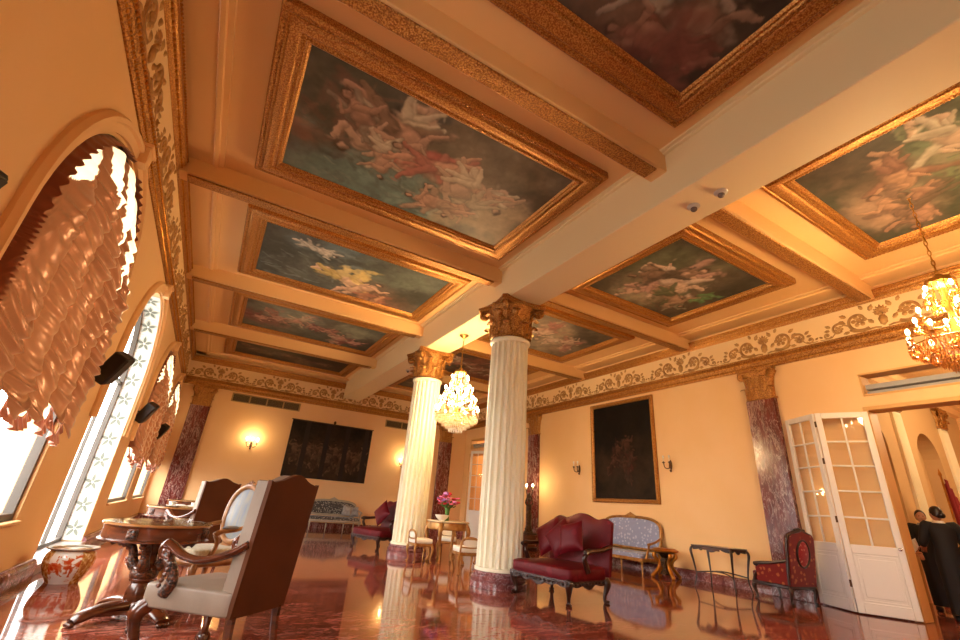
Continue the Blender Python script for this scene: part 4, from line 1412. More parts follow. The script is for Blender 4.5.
def pillow(label, par_loc, rz, lx, ly, lz, lean, tilt, m, w=.21, group='burgundy cushions', name='cushion', th=.085):
    """a knife edged cushion leaning back; local place on its seat turned into the room"""
    c = MB()
    def fn(u, v, s):
        x = (u - .5) * 2; z = (v - .5) * 2
        k = max(0, (1 - x ** 4) * (1 - z ** 4)) ** .6
        e = 1 - .10 * (1 - abs(z)) * abs(x) ** 3 * 0
        px = x * w * (1 - .07 * (1 - z * z)); pz = z * w * (1 - .07 * (1 - x * x))
        return (px, s * th * k, pz)
    c.grid(lambda u, v: fn(u, v, 1), 16, 16); c.grid(lambda u, v: fn(1 - u, v, -1), 16, 16)
    o = c.build(name, m, None, 80)
    Mr = Matrix.Rotation(rz, 4, 'Z')
    P = Vector(par_loc) + (Mr @ Vector((lx, ly, lz)))
    fwd = Mr @ Vector((0, .012, .003))
    rot_ = Mr @ Matrix.Rotation(R(lean), 4, 'X') @ Matrix.Rotation(R(tilt), 4, 'Y')
    for k in range(40):                      # slide it off the back until it only rests there
        o.matrix_world = Matrix.Translation(P + fwd * k) @ rot_
        if not any(hits(o, q_) for q_ in solids): break
    solids.append(o)
    return tag(o, label, 'cushion', group)


LA, RA = (4.82, 5.72, 0), R(99)
SC = 1.09
red_settee('burgundy tufted settee with camel back beside the nearer fluted column', LA, RA, 'burgundy settees').scale = (SC, SC, SC)
solids.append(bpy.data.objects['burgundy_settee'])
pillow('plump burgundy cushion leaning in the settee corner by the column', LA, RA, .33, -.14, .775, 18, 30, M_RED, .235, th=.08)
pillow('burgundy cushion set on its corner in the middle of the nearer settee', LA, RA, -.02, -.06, .765, 20, 44, M_RED, .215, th=.08)
pillow('burgundy cushion behind the near armrest of the tufted settee', LA, RA, -.34, -.18, .73, 16, 14, M_RED, .205, th=.08)
LB, RB = (4.12, 11.72, 0), R(108)
red_settee('burgundy settee with dark carved arms half hidden by the farther column', LB, RB, 'burgundy settees').scale = (SC, SC, SC)
solids.append(bpy.data.objects['burgundy_settee.001'])
pillow('burgundy cushion on the settee behind the farther column', LB, RB, .2, -.14, .79, 16, 45, M_RED, .24, th=.08)


# ---------------------------------------------------------------- blue gilt settee on the right wall
def gilt_settee(label, loc, rz, W, mf, mup, top=1.14, name='gilt_settee', D=.32, sh=.36):
    t = thing(name, label, 'settee', loc, rz)
    s_ = MB(); s_.sup((0, .02, sh - .01), (W * .95, D, .065), .18, 48, 14); s_.build('seat', mup, t, 60)
    r_ = MB()
    r_.box(-W * .96, W * .96, D - .015, D + .03, sh - .12, sh - .045, .015)
    for sx in (-1, 1): r_.box(sx * W * .96 - .025, sx * W * .96 + .025, -D, D + .02, sh - .12, sh - .045, .015)
    for k in range(9): r_.ell((-W * .85 + k * W * .2125, D + .03, sh - .085), (.04, .012, .02), 8, 5)
    r_.build('seat_rail', mf, t)
    yb = lambda z: -D - (z - .4) * .12
    n = 60; P = []
    z0 = sh + .10; zc = (z0 + top) / 2; hz = (top - z0) / 2
    for k in range(n):
        a = 2 * PI * k / n
        x = W * .93 * math.copysign(abs(math.cos(a)) ** .42, math.cos(a)); z = zc + hz * math.copysign(abs(math.sin(a)) ** (.55 if math.sin(a) > 0 else .3), math.sin(a))
        if math.sin(a) > 0: z += .04 * (1 - (x / W) ** 2) * math.sin(a)
        P.append((x, yb(z), z))
    f = MB(); f.tube(P, .036, 8, closed=True, up=(0, 1, 0))
    for q in range(-4, 5): f.ell((q * .036, yb(top) + .0, top + .05 + .05 * (1 - abs(q) / 4.5)), (.026, .028, .03 + .014 * (4 - abs(q)) * .5), 8, 6)
    for sx in (-1, 1): f.box(sx * W * .86 - .025, sx * W * .86 + .025, -D - .02, -D + .03, sh - .1, z0 + .02, .01)
    f.build('back_frame', mf, t, 50)
    c = MB()
    def fn(u, v, s):
        k = int(u * n + .5) % n; p = P[k]
        x = p[0] * .965 * v; z = zc + (p[2] - zc) * .965 * v
        tuft = 0
        if s > 0: tuft = .012 * (abs(math.sin(x * 16)) + abs(math.sin((z - zc) * 16))) * (1 - v ** 6)
        return (x, yb(z) + s * (.012 + .035 * (1 - v ** 4)) + tuft - .012 * (s > 0), z)
    c.grid(lambda u, v: fn(u, v, 1), n, 18, cu=True); c.grid(lambda u, v: fn(1 - u, v, -1), n, 6, cu=True)
    c.build('back_cushion', mup, t, 60)
    for sx in (-1, 1):
        a = MB()
        Q = bez([(sx * W * .93, yb(.72), .74), (sx * W * .99, -.12, .66), (sx * W * 1.02, .08, .62), (sx * W * 1.02, .18, .6)], 5)
        a.tube(Q, lerp_list([.028, .026, .028, .034], len(Q)), 8)
        Q = bez([(sx * W * 1.02, .15, .6), (sx * W * .98, .14, .5), (sx * W * .97, .22, sh - .06)], 5)
        a.tube(Q, lerp_list([.026, .024, .03], len(Q)), 8)
        a.build('armrest', mf, t, 50)
        for sy in (1, -1):
            l = MB(); lx, ly = sx * W * .93, sy * (D - .02)
            l.tube([(lx, ly, sh - .06), (lx, ly, sh - .13), (lx, ly, .05), (lx, ly, 0)], [.034, .03, .017, .02], 8)
            l.build('leg', mf, t, 50)
    for xx in (-W * .33, W * .33):
        l = MB(); l.tube([(xx, D - .01, sh - .06), (xx, D - .01, .05), (xx, D - .01, 0)], [.028, .017, .02], 8); l.build('leg', mf, t, 50)
    return t


gilt_settee('gilt framed settee in tufted blue grey silk below the dark painting', (9.36, 8.80, 0), R(90), 1.0, M_GILTW, M_BLUE, 1.14, D=.34)
SO = (4.35, 17.5, 0)
gilt_settee('black and ivory patterned sofa under the tapestry on the back wall', SO, R(180), .92, mat('pale_grey_frame', '#b3a48c', .4), M_SOFAB, .92, 'patterned_sofa', .36, .38)
solids.append(bpy.data.objects['patterned_sofa'])
pillow('pale silver cushion on the patterned sofa, next to its arm', SO, R(180), -.72, -.12, .60, 14, 6, mat('silver_grey_silk', '#b8b8bb', .4, var='#8f8f94', vscale=9), .17, 'sofa cushions')
pillow('grey patterned cushion on the sofa, inward of the silver one', SO, R(180), -.42, -.14, .60, 14, -8, mat('grey_woven_silk', '#8f8d8b', .5, var='#b7b2a8', vscale=16), .17, 'sofa cushions')

# gilded low stand beside the settee
t = thing('gilded_stand', 'small gilded carved stand between the blue settee and the console table', 'side table', (9.2, 7.36, 0), R(20)).scale = (1.22, 1.22, 1.08); t = bpy.data.objects['gilded_stand']
MB().lathe([(0, .46), (.2, .46), (.235, .48), (.24, .50), (.22, .515), (.2, .52), (.19, .535), (0, .54)], 32).build('top', M_GILT, t)
MB().lathe([(0, .06), (.1, .06), (.08, .1), (.05, .16), (.075, .24), (.09, .3), (.06, .36), (.1, .42), (.17, .46), (0, .46)], 24, rf=lambda a, z: 1 + .06 * math.sin(a * 8)).build('pedestal', M_BRONZE, t)
for k in range(4):
    a = PI / 4 + k * PI / 2; ca, sa = math.cos(a), math.sin(a)
    Q = bez([(.19, .45, 0), (.20, .38, 0), (.13, .30, 0), (.12, .2, 0), (.19, .1, 0), (.25, .03, 0), (.22, .015, 0)], 5)
    m = MB(); m.tube([(q.x * ca, q.x * sa, q.y) for q in Q], lerp_list([.03, .04, .034, .03, .036, .034, .024], len(Q)), 8)
    m.build('leg', M_GILT, t, 50)


# ---------------------------------------------------------------- console table
t = thing('console_table', 'slim mahogany console table with curved legs by the right wall', 'table', (9.10, 6.0, 0), 0)
W, D, H = .24, .39, .74
top = MB()
poly = []
for (x, y) in ((-1, -1), (1, -1), (1, 1), (-1, 1)): poly.append((x * (W + .03), y * (D + .03)))
top.box(-W - .03, W + .03, -D - .03, D + .03, H - .02, H, .006)
top.build('top', M_DARK, t)
ap = MB()
for s in (-1, 1):
    for (ax, L_, off) in (('y', D, W), ('x', W, D)):
        n = 20; vs = []
        for i in range(n + 1):
            u = -L_ + 2 * L_ * i / n
            lo = H - .075 - .03 * math.cos(PI * u / L_ * 2) * (1 if abs(u) < L_ * .6 else .4)
            for d in (-.009, .009):
                for z in (lo, H - .02):
                    vs.append((s * off + d, u, z) if ax == 'y' else (u, s * off + d, z))
        fs = []
        for i in range(n):
            a = i * 4; b_ = a + 4
            fs += [(a, b_, b_ + 1, a + 1), (a + 3, b_ + 3, b_ + 2, a + 2), (a + 2, b_ + 2, b_, a), (a + 1, b_ + 1, b_ + 3, a + 3)]
        ap.add(vs, fs)
ap.build('apron', M_DARK, t)
d_ = MB().box(-W - .014, -W + .01, -D * .45, D * .45, H - .075, H - .03, .005); d_.build('drawer', M_WOOD, t)
for sx in (-1, 1):
    for sy in (-1, 1):
        l = MB(); P = bez([(sx * W, sy * D, H - .02), (sx * (W + .035), sy * (D + .035), H * .86), (sx * (W + .01), sy * (D + .01), H * .6), (sx * (W - .01), sy * (D - .01), H * .3), (sx * (W + .02), sy * (D + .02), .03), (sx * (W + .03), sy * (D + .03), 0.012)], 5)
        l.tube(P, lerp_list([.022, .026, .019, .014, .013, .018], len(P)), 8); l.build('leg', M_DARK, t, 50)
st = MB()
for s in (-1, 1):
    st.tube(bez([(s * W, -D, .25), (s * W * .5, -D * .4, .29), (s * W * .45, 0, .30), (s * W * .5, D * .4, .29), (s * W, D, .25)], 6), .012, 8)
st.tube([(-W * .45, 0, .30), (W * .45, 0, .30)], .012, 8)
st.build('stretcher', M_DARK, t, 50)


# ---------------------------------------------------------------- rose armchair at the folding door
t = thing('rose_bergere', 'rose red floral armchair with dark frame before the folding door', 'armchair', (9.2, 4.92, 0), R(-6))
W, D = .33, .32
s_ = MB(); s_.sup((0, .03, .36), (W, D, .08), .22, 36, 14); s_.build('seat', M_ROSE, t, 60)
r_ = MB(); r_.box(-W, W, D - .01, D + .03, .23, .30, .015)
for sx in (-1, 1): r_.box(sx * W - .02, sx * W + .02, -D, D + .02, .23, .29, .015)
r_.box(-W, W, -D - .03, -D + .02, .23, .29, .012)
r_.build('seat_rail', M_DARK, t)
yb = lambda z: -D - (z - .3) * .14
b = MB()
out = [(-W, .28), (W, .28), (W * 1.02, .85), (W * .98, 1.02), (W * .75, 1.08), (W * .3, 1.10), (0, 1.13), (-W * .3, 1.10), (-W * .75, 1.08), (-W * .98, 1.02), (-W * 1.02, .85)]
b.prism(out, lambda u, v, d: (u, yb(v) + d, v), -.04, .06); b.build('backrest', M_ROSE, t, 40)
f = MB(); P = [(p.x * 1.02, yb(p.y), p.y + (.01 if p.y > .5 else 0)) for p in bez([(-W, .30, 0), (-W * 1.02, .85, 0), (-W * .96, 1.03, 0), (-W * .6, 1.085, 0), (0, 1.13, 0), (W * .6, 1.085, 0), (W * .96, 1.03, 0), (W * 1.02, .85, 0), (W, .30, 0)], 5)]
f.tube(P, .03, 8, up=(0, 1, 0))
for q in range(-3, 4): f.ell((q * .04, yb(1.13), 1.145 + .02 * (1 - abs(q) / 3)), (.028, .03, .026), 8, 5)
f.build('back_frame', M_DARK, t, 50)
for s, yy in ((-1, -.052), (1, .066)):     # oval medallion in a carved ring, inside and outside of the back
    me_ = MB(); n = 28
    me_.grid(lambda u, v: (.15 * v * math.cos(2 * PI * u), yb(.78 + .2 * v * math.sin(2 * PI * u)) + yy + s * .02 * (1 - v * v), .78 + .2 * v * math.sin(2 * PI * u)), n, 5, cu=True)
    mo = me_.build('medallion', M_ROSEM, t, 60)
    rg = MB(); rg.tube([(.16 * math.cos(2 * PI * k / n), yb(.78 + .21 * math.sin(2 * PI * k / n)) + yy, .78 + .21 * math.sin(2 * PI * k / n)) for k in range(n)], .018, 7, closed=True, up=(0, 1, 0))
    rg.build('medallion_ring', M_DARK, mo, 50)
for sx in (-1, 1):
    w_ = MB(); w_.prism([(-D, .29), (.2, .29), (.22, .5), (.1, .56), (-D - .02, .62)], lambda u, v, d: (sx * W + d, u, v), -.035, .035); w_.build('side_panel', M_ROSE, t, 40)
    a = MB(); P = bez([(sx * W * 1.03, yb(.66), .66), (sx * W * 1.06, -.1, .6), (sx * W * 1.08, .12, .575), (sx * W * 1.06, .24, .55)], 5)
    a.tube(P, lerp_list([.028, .028, .03, .034], len(P)), 8)
    a.tube(bez([(sx * W * 1.05, .22, .56), (sx * W, .19, .47), (sx * W, .27, .36), (sx * W, .3, .27)], 4), .026, 8)
    a.build('armrest', M_DARK, t, 50)
    for sy in (1, -1):
        l = MB(); add_leg(l, sx * W * .93, sy * D * .95, .25, (sx * .6, sy), r=(.036, .038, .03, .02, .017, .022, .026), bow=.025, tuck=.02, toe=.02); l.build('leg', M_DARK, t, 50)


# ---------------------------------------------------------------- gilt table with flowers, small gilt chairs
TB = (4.78, 9.35, 0)
t = thing('gilt_round_table', 'gilt round table with curved legs between the two columns', 'table', TB, 0)
t.scale = (1, 1, 1.09)
Rr = .46
MB().lathe([(0, .70), (Rr * .96, .70), (Rr, .708), (Rr, .72), (Rr * .97, .728), (0, .728)], 44).build('tabletop', mat('pale_marble_top', '#cdb894', .2), t)
MB().lathe([(Rr * .85, .57), (Rr * .9, .57), (Rr * .92, .585), (Rr * .9, .6), (Rr * .9, .69), (Rr * .93, .70), (0, .70)], 44).build('apron', M_GILTW, t)
for k in range(4):
    a = PI / 4 + k * PI / 2
    l = MB(); add_leg(l, Rr * .86 * math.cos(a), Rr * .86 * math.sin(a), .69, (math.cos(a), math.sin(a)), r=(.045, .05, .035, .024, .022, .03, .036), bow=.07, tuck=.09, toe=.0)
    l.build('leg', M_GILTW, t, 50)


def gilt_chair(label, loc, rz):
    t = thing('gilt_side_chair', label, 'chair', loc, rz, 'small gilt chairs round the flower table')
    s_ = MB(); s_.sup((0, 0, .40), (.23, .22, .05), .3, 28, 12); s_.build('seat', M_WHITEUP, t, 60)
    r_ = MB(); r_.box(-.225, .225, -.215, .215, .30, .365, .02); r_.build('seat_rail', M_GILTW, t)
    b = MB(); n = 24
    P = [(.19 * math.cos(PI * k / n), -.21 - .02 * math.sin(PI * k / n), .50 + .10 * math.sin(PI * k / n)) for k in range(n + 1)]
    P = [(.2, -.2, .34)] + P + [(-.2, -.2, .34)]
    b.tube(P, .02, 7, up=(0, 1, 0)); b.tube([(.19, -.21, .44), (0, -.215, .43), (-.19, -.21, .44)], .014, 6)
    b.build('back_frame', M_GILTW, t, 50)
    c = MB(); c.sup((0, -.215, .51), (.15, .018, .055), .5, 20, 10); c.build('back_cushion', M_WHITEUP, t, 60)
    for sx in (-1, 1):
        for sy in (1, -1):
            l = MB(); add_leg(l, sx * .2, sy * .19, .32, (sx, sy), r=(.03, .03, .022, .016, .014, .018, .022), bow=.03, tuck=.02, toe=.015); l.build('leg', M_GILTW, t, 50)
    return t


g0 = gilt_chair('small gilt chair with ivory seat standing before the farther column', (4.19, 9.36, 0), R(-90))
g0.scale = (.92, .92, .98)
dup(g0, (4.46, 7.9, 0), R(-8), 'small gilt chair with its back turned, between flower table and nearer column')
dup(g0, (5.2, 10.15, 0), R(150), 'small gilt chair on the far side of the flower table')
dup(g0, (5.65, 9.15, 0), R(80), 'small gilt chair half hidden behind the nearer column')

# flowers on the table
TZ = .728 * 1.09 + .0005
VX = (TB[0] - .02, TB[1] + .05, TZ)
t = thing('flower_vase', 'slim green vase of pink and red flowers on the gilt table', 'vase', VX)
MB().lathe([(0, 0), (.05, 0), (.055, .02), (.045, .08), (.05, .18), (.07, .27), (.062, .27), (.04, .16), (0, .1)], 24).build('vase_body', mat('green_glass', '#4f7a3c', .12), t)
fr_ = random.Random(3)
stems = MB(); leaves = MB()
FM = {'pink': mat('pink_petals', '#d9688c', .6), 'red': mat('red_petals', '#c42a34', .6), 'violet': mat('violet_petals', '#b07ac0', .6)}
for k in range(46):
    a = fr_.uniform(0, 2 * PI); q = .21 * math.sqrt(fr_.uniform(.02, 1)); z = .46 + fr_.uniform(-.08, .14) - q * .35
    P = (q * math.cos(a) * 1.1, q * math.sin(a) * 1.1, z)
    stems.tube([(0, 0, .22), (P[0] * .5, P[1] * .5, .22 + (z - .22) * .6), P], .004, 5)
    mbx = MB(); mcol = fr_.choice(('pink', 'pink', 'red', 'violet'))
    for j in range(9):
        b_ = j * 2 * PI / 8
        if j == 8: mbx.ell(P, .022, 7, 5)
        else: mbx.ell((P[0] + .028 * math.cos(b_), P[1] + .028 * math.sin(b_), P[2] + .006 * (j % 2)), (.022, .022, .016), 6, 4)
    mbx.build('bloom', FM[mcol], t)
for k in range(26):
    a = fr_.uniform(0, 2 * PI); q = fr_.uniform(.05, .16)
    leaves.ell((q * math.cos(a), q * math.sin(a), .3 + fr_.uniform(-.03, .08)), (.05, .018, .012), 7, 4, M=Matrix.Rotation(a, 3, 'Z') @ Matrix.Rotation(-.6, 3, 'Y'))
stems.build('stem', mat('flower_stem_green', '#4b6a2c', .6), t)
leaves.build('leaf', mat('leaf_green', '#3f6a2a', .6), t)
t = MB().lathe([(0, 0), (.06, 0), (.065, .012), (.12, .06), (.15, .11), (.143, .112), (.11, .06), (0, .02)], 28).build('white_bowl', M_WHITEUP, None)
t.location = (TB[0] - .24, TB[1] - .16, TZ); tag(t, 'white porcelain bowl on the gilt table before the flowers', 'bowl')


# ---------------------------------------------------------------- candelabrum on its pedestal before the far pilaster
CP = (9.3, 12.55, 0)
t = thing('pedestal_stand', 'dark square pedestal under the bronze candelabrum', 'pedestal', CP, R(-90))
MB().box(-.2, .2, -.2, .2, 0, .1, .012).build('base', M_DARK, t)
MB().box(-.165, .165, -.165, .165, .1, .44, .01).build('body', M_WOOD, t)
MB().box(-.2, .2, -.2, .2, .44, .49, .012).build('top', M_DARK, t)
t = thing('candelabrum', 'tall bronze figure candelabrum with two lit bulbs before the marble pilaster', 'candelabrum', (CP[0], CP[1], .4905))
MB().lathe([(0, 0), (.15, 0), (.155, .03), (.12, .06), (.125, .12), (.1, .15), (.105, .2), (0, .21)], 24).build('base', M_BRONZE, t)
fg = MB()
fg.lathe([(0, .2), (.085, .2), (.075, .35), (.085, .5), (.065, .62), (.085, .72), (.08, .8), (.035, .86), (.03, .9), (0, .9)], 20, rf=lambda a, z: 1 + .1 * math.sin(a * 3 + z * 8))
fg.ell((0, 0, .95), (.055, .06, .07), 12, 8)
for s in (-1, 1): fg.tube(bez([(s * .08, 0, .8), (s * .14, .0, .88), (s * .09, 0, 1.02), (s * .05, 0, 1.1)], 5), .026, 8)
fg.build('bronze_figure', M_BRONZE, t, 60)
MB().lathe([(0, 1.02), (.03, 1.02), (.02, 1.1), (.04, 1.16), (.02, 1.2), (0, 1.2)], 16).build('stem', M_BRONZE, t)
for s in (-1, 1):
    a = MB(); a.tube(bez([(0, 0, 1.16), (0, s * .08, 1.12), (0, s * .16, 1.17), (0, s * .17, 1.26)], 5), .014, 7); a.lathe([(0, 0), (.03, .0), (.04, .02), (.02, .03)], 12, c=(0, s * .17, 1.26))
    ao = a.build('branch', M_BRONZE, t, 50)
    MB().lathe([(.013, 0), (.013, .09), (0, .09)], 10, c=(0, s * .17, 1.285)).build('candle_tube', M_CANDLE, ao)
    MB().ell((0, s * .17, 1.41), (.028, .028, .04), 10, 8).build('bulb', M_BULB, ao)
# ---------------------------------------------------------------- door casings, transoms, folding doors
M_CASE = mat('apricot_door_casing', '#d9a868', .5)
for i, (a, b) in enumerate(DOORS):
    c = MB()
    for y0, y1 in ((a - .10, a + .015), (b - .015, b + .06)): c.box(XR - .02, XR + .32, y0, y1, 0, DZ, .01)
    c.box(XR - .02, XR + .32, a - .1, b + .06, DZ - .015, DZ + .06, .01)
    for z0, z1 in ((TZ0 - .01, TZ0 + .025), (TZ1 - .025, TZ1 + .01)): c.box(XR - .015, XR + .3, a, b, z0, z1, .004)
    for y0 in (a, b - .03): c.box(XR - .015, XR + .3, y0, y0 + .03, TZ0, TZ1, .004)
    o = struct('door_%d' % (i + 1), c, M_CASE)
    tg = MB().box(XR + .18, XR + .2, a, b, TZ0, TZ1); tg.build('transom_pane', M_GLASS, o)
    tb = MB().box(XR + .1, XR + .28, a, b, TZ0 + .13, TZ0 + .22, .008); tb.box(XR + .12, XR + .26, a, b, TZ0 + .02, TZ0 + .10, .006); tb.build('transom_bar', mat('grey_transom_bar', '#a3a6a8', .4), o)

M_PANEG = glass_mat('door_pane_glass', (1, 1, 1, 1), .05, .02)
def leaf(par, p0, p1, knob=False):
    """one glazed leaf from hinge line p0 to p1 (x, y)"""
    x0, y0 = p0; x1, y1 = p1
    W = math.hypot(x1 - x0, y1 - y0)
    a = math.atan2(y1 - y0, x1 - x0)
    M = Matrix.Translation((x0, y0, .02)) @ Matrix.Rotation(a, 4, 'Z')
    H = 3.15; st = .095; zb = .98
    m = MB(M)
    for u in (0.004, W - st): m.box(u, u + st - .004, -.022, .022, 0, H, .006)
    m.box(st, W - st, -.022, .022, 0, .16, .006); m.box(st, W - st, -.022, .022, H - .1, H, .006); m.box(st, W - st, -.022, .022, zb - .13, zb, .006)
    o = m.build('door_leaf', M_WHITE, par)
    p = MB(M); p.box(st, W - st, -.008, .008, .16, zb - .13)
    for d in (-1, 1):
        p.box(st + .06, W - st - .06, d * .006, d * .018, .23, zb - .2, .006)
    for z in (.185, zb - .155):
        p.box(st + .02, W - st - .02, -.014, .014, z - .008, z + .008, .003)
    for u in (st + .025, W - st - .025): p.box(u - .008, u + .008, -.014, .014, .185, zb - .155, .003)
    p.build('lower_panel', M_WHITE, o)
    mu = MB(M)
    rows = 5; z1 = H - .1
    for k in range(1, rows):
        z = zb + (z1 - zb) * k / rows; mu.box(st, W - st, -.014, .014, z - .014, z + .014, .004)
    mu.box(W / 2 - .014, W / 2 + .014, -.014, .014, zb, z1, .004)
    mu.build('muntin', M_WHITE, o)
    MB(M).box(st, W - st, -.003, .003, zb, z1).build('pane', M_PANEG, o)
    h = MB(M)
    for z in (.4, 1.35, 2.3, 2.95): h.tube([(W, .0, z - .05), (W, .0, z + .05)], .014, 8)
    h.build('hinge', M_IRON, o)
    if knob:
        k = MB(M); 
        for d in (-1, 1): k.ell((.06, d * .055, 1.02 - .06), (.026, .026, .026), 12, 8); k.tube([(.06, 0, .96), (.06, d * .05, .96)], .01, 6)
        k.build('knob', mat('chrome_knob', '#cfcfcf', .12, 1.), o)
    return o
d1 = bpy.data.objects['door_1']; d2 = bpy.data.objects['door_2']
leaf(d1, (9.80, 3.30), (9.44, 3.98), True); leaf(d1, (9.80, 4.66), (9.45, 4.00))
leaf(d2, (9.80, 14.86), (9.25, 15.35), True); leaf(d2, (9.22, 15.38), (8.96, 16.06))

# ---------------------------------------------------------------- the hall beyond the doorways
HY = 4.25
w = MB()
edges = [XR + .3, 11.85, 13.25, 14.95, 16.35, 19]
for i in range(0, len(edges), 2): w.box(edges[i], edges[i + 1], HY, HY + .35, 0, 5.2)
for c in (12.55, 15.65):
    A = [(c + .7 * math.cos(PI - PI * k / 16), 3.0 + .7 * math.sin(PI - PI * k / 16)) for k in range(17)]
    for (x0, z0), (x1, z1) in zip(A, A[1:]):
        vs = [(x, y, z) for y in (HY, HY + .35) for x, z in ((x0, z0), (x1, z1), (x1, 5.2), (x0, 5.2))]
        w.add(vs, [(0, 1, 2, 3), (7, 6, 5, 4), (4, 5, 1, 0)])
w.box(XR + .3, 19, HY + .34, HY + .5, 0, 5.2)
struct('wall_hall', w, mat('hall_beige_plaster', '#cdab7c', .7))
struct('wall_hall_end', MB().box(18.7, 19, -5, HY, 0, 5.2), M_WALL)
struct('wall_hall_near', MB().box(XR + .3, 19, -5.2, -4.9, 0, 5.2), M_WALL)
struct('ceiling_hall', MB().box(XR + .3, 19, -5.2, HY + .5, 5.2, 5.4), M_CEIL)
struct('floor_hall', MB().box(16.9, 19.2, -5.2, HY + .5, -.2, 0), M_FLOOR)
m = MB(); m.prism([(0, 4.55), (.1, 4.6), (.14, 4.75), (.22, 4.8), (.22, 4.95), (0, 5.0)], lambda d, z, t: (t, HY - d, z), XR + .3, 19); struct('trim_12', m, M_WALL)
for x, lab in ((11.35, 'fluted pilaster with gilded capital in the hall, nearest the doorway'), (14.1, 'fluted pilaster with gilded capital between the two niches of the hall'), (17.1, 'farthest fluted pilaster with gilded capital in the hall, past the second niche')):
    p = thing('hall_pilaster', lab, 'pilaster', (x, HY - .001, 0), 0, 'pilasters in the hall')
    b = MB(); b.box(-.24, .24, -.06, 0, .2, 4.0)
    for k in range(7): b.box(-.21 + k * .065, -.18 + k * .065, -.075, 0, .3, 3.95, .006)
    b.build('shaft', M_COL, p)
    MB().box(-.28, .28, -.1, 0, 0, .2, .01).build('base', M_BASE, p)
    c = MB(Matrix.Translation((0, 0, 4.0)) @ Matrix.Diagonal((1, .5, 1, 1))); capital(c, .25, .55, .32, True); c.M = None
    c.v = [(x_, min(y_, -.001), z_) for x_, y_, z_ in c.v]
    c.build('capital', M_GOLD, p, 50)
# ring-shaped sconce in the first niche, built as a plain rimmed plate
t = thing('ring_wall_fixture', 'small round dark-rimmed fitting on the niche wall beyond the door', 'fixture', (12.9, HY + .33, 2.55), 0)
m = MB(); n = 24; m.tube([(.17 * math.cos(2 * PI * k / n), -.02, .17 * math.sin(2 * PI * k / n)) for k in range(n)], .022, 7, closed=True, up=(0, 1, 0)); m.build('rim', M_DARK, t)
MB().lathe([(0, 0), (.16, 0), (.16, .012), (0, .012)], 24, M=Matrix.Translation((0, -.004, 0)) @ Matrix.Rotation(R(90), 4, 'X')).build('plate', mat('hall_plate_tan', '#b08a5a', .4), t)
# closed room behind the far doorway
struct('wall_passage', MB().box(XR + 2.6, XR + 2.8, 13.5, 18.5, 0, 5.2).box(XR + .3, XR + 2.8, 13.3, 13.5, 0, 5.2).box(XR + .3, XR + 2.8, 18.4, 18.6, 0, 5.2), M_WALL)
struct('ceiling_passage', MB().box(XR + .3, XR + 2.8, 13.3, 18.6, 5.2, 5.4), M_CEIL)
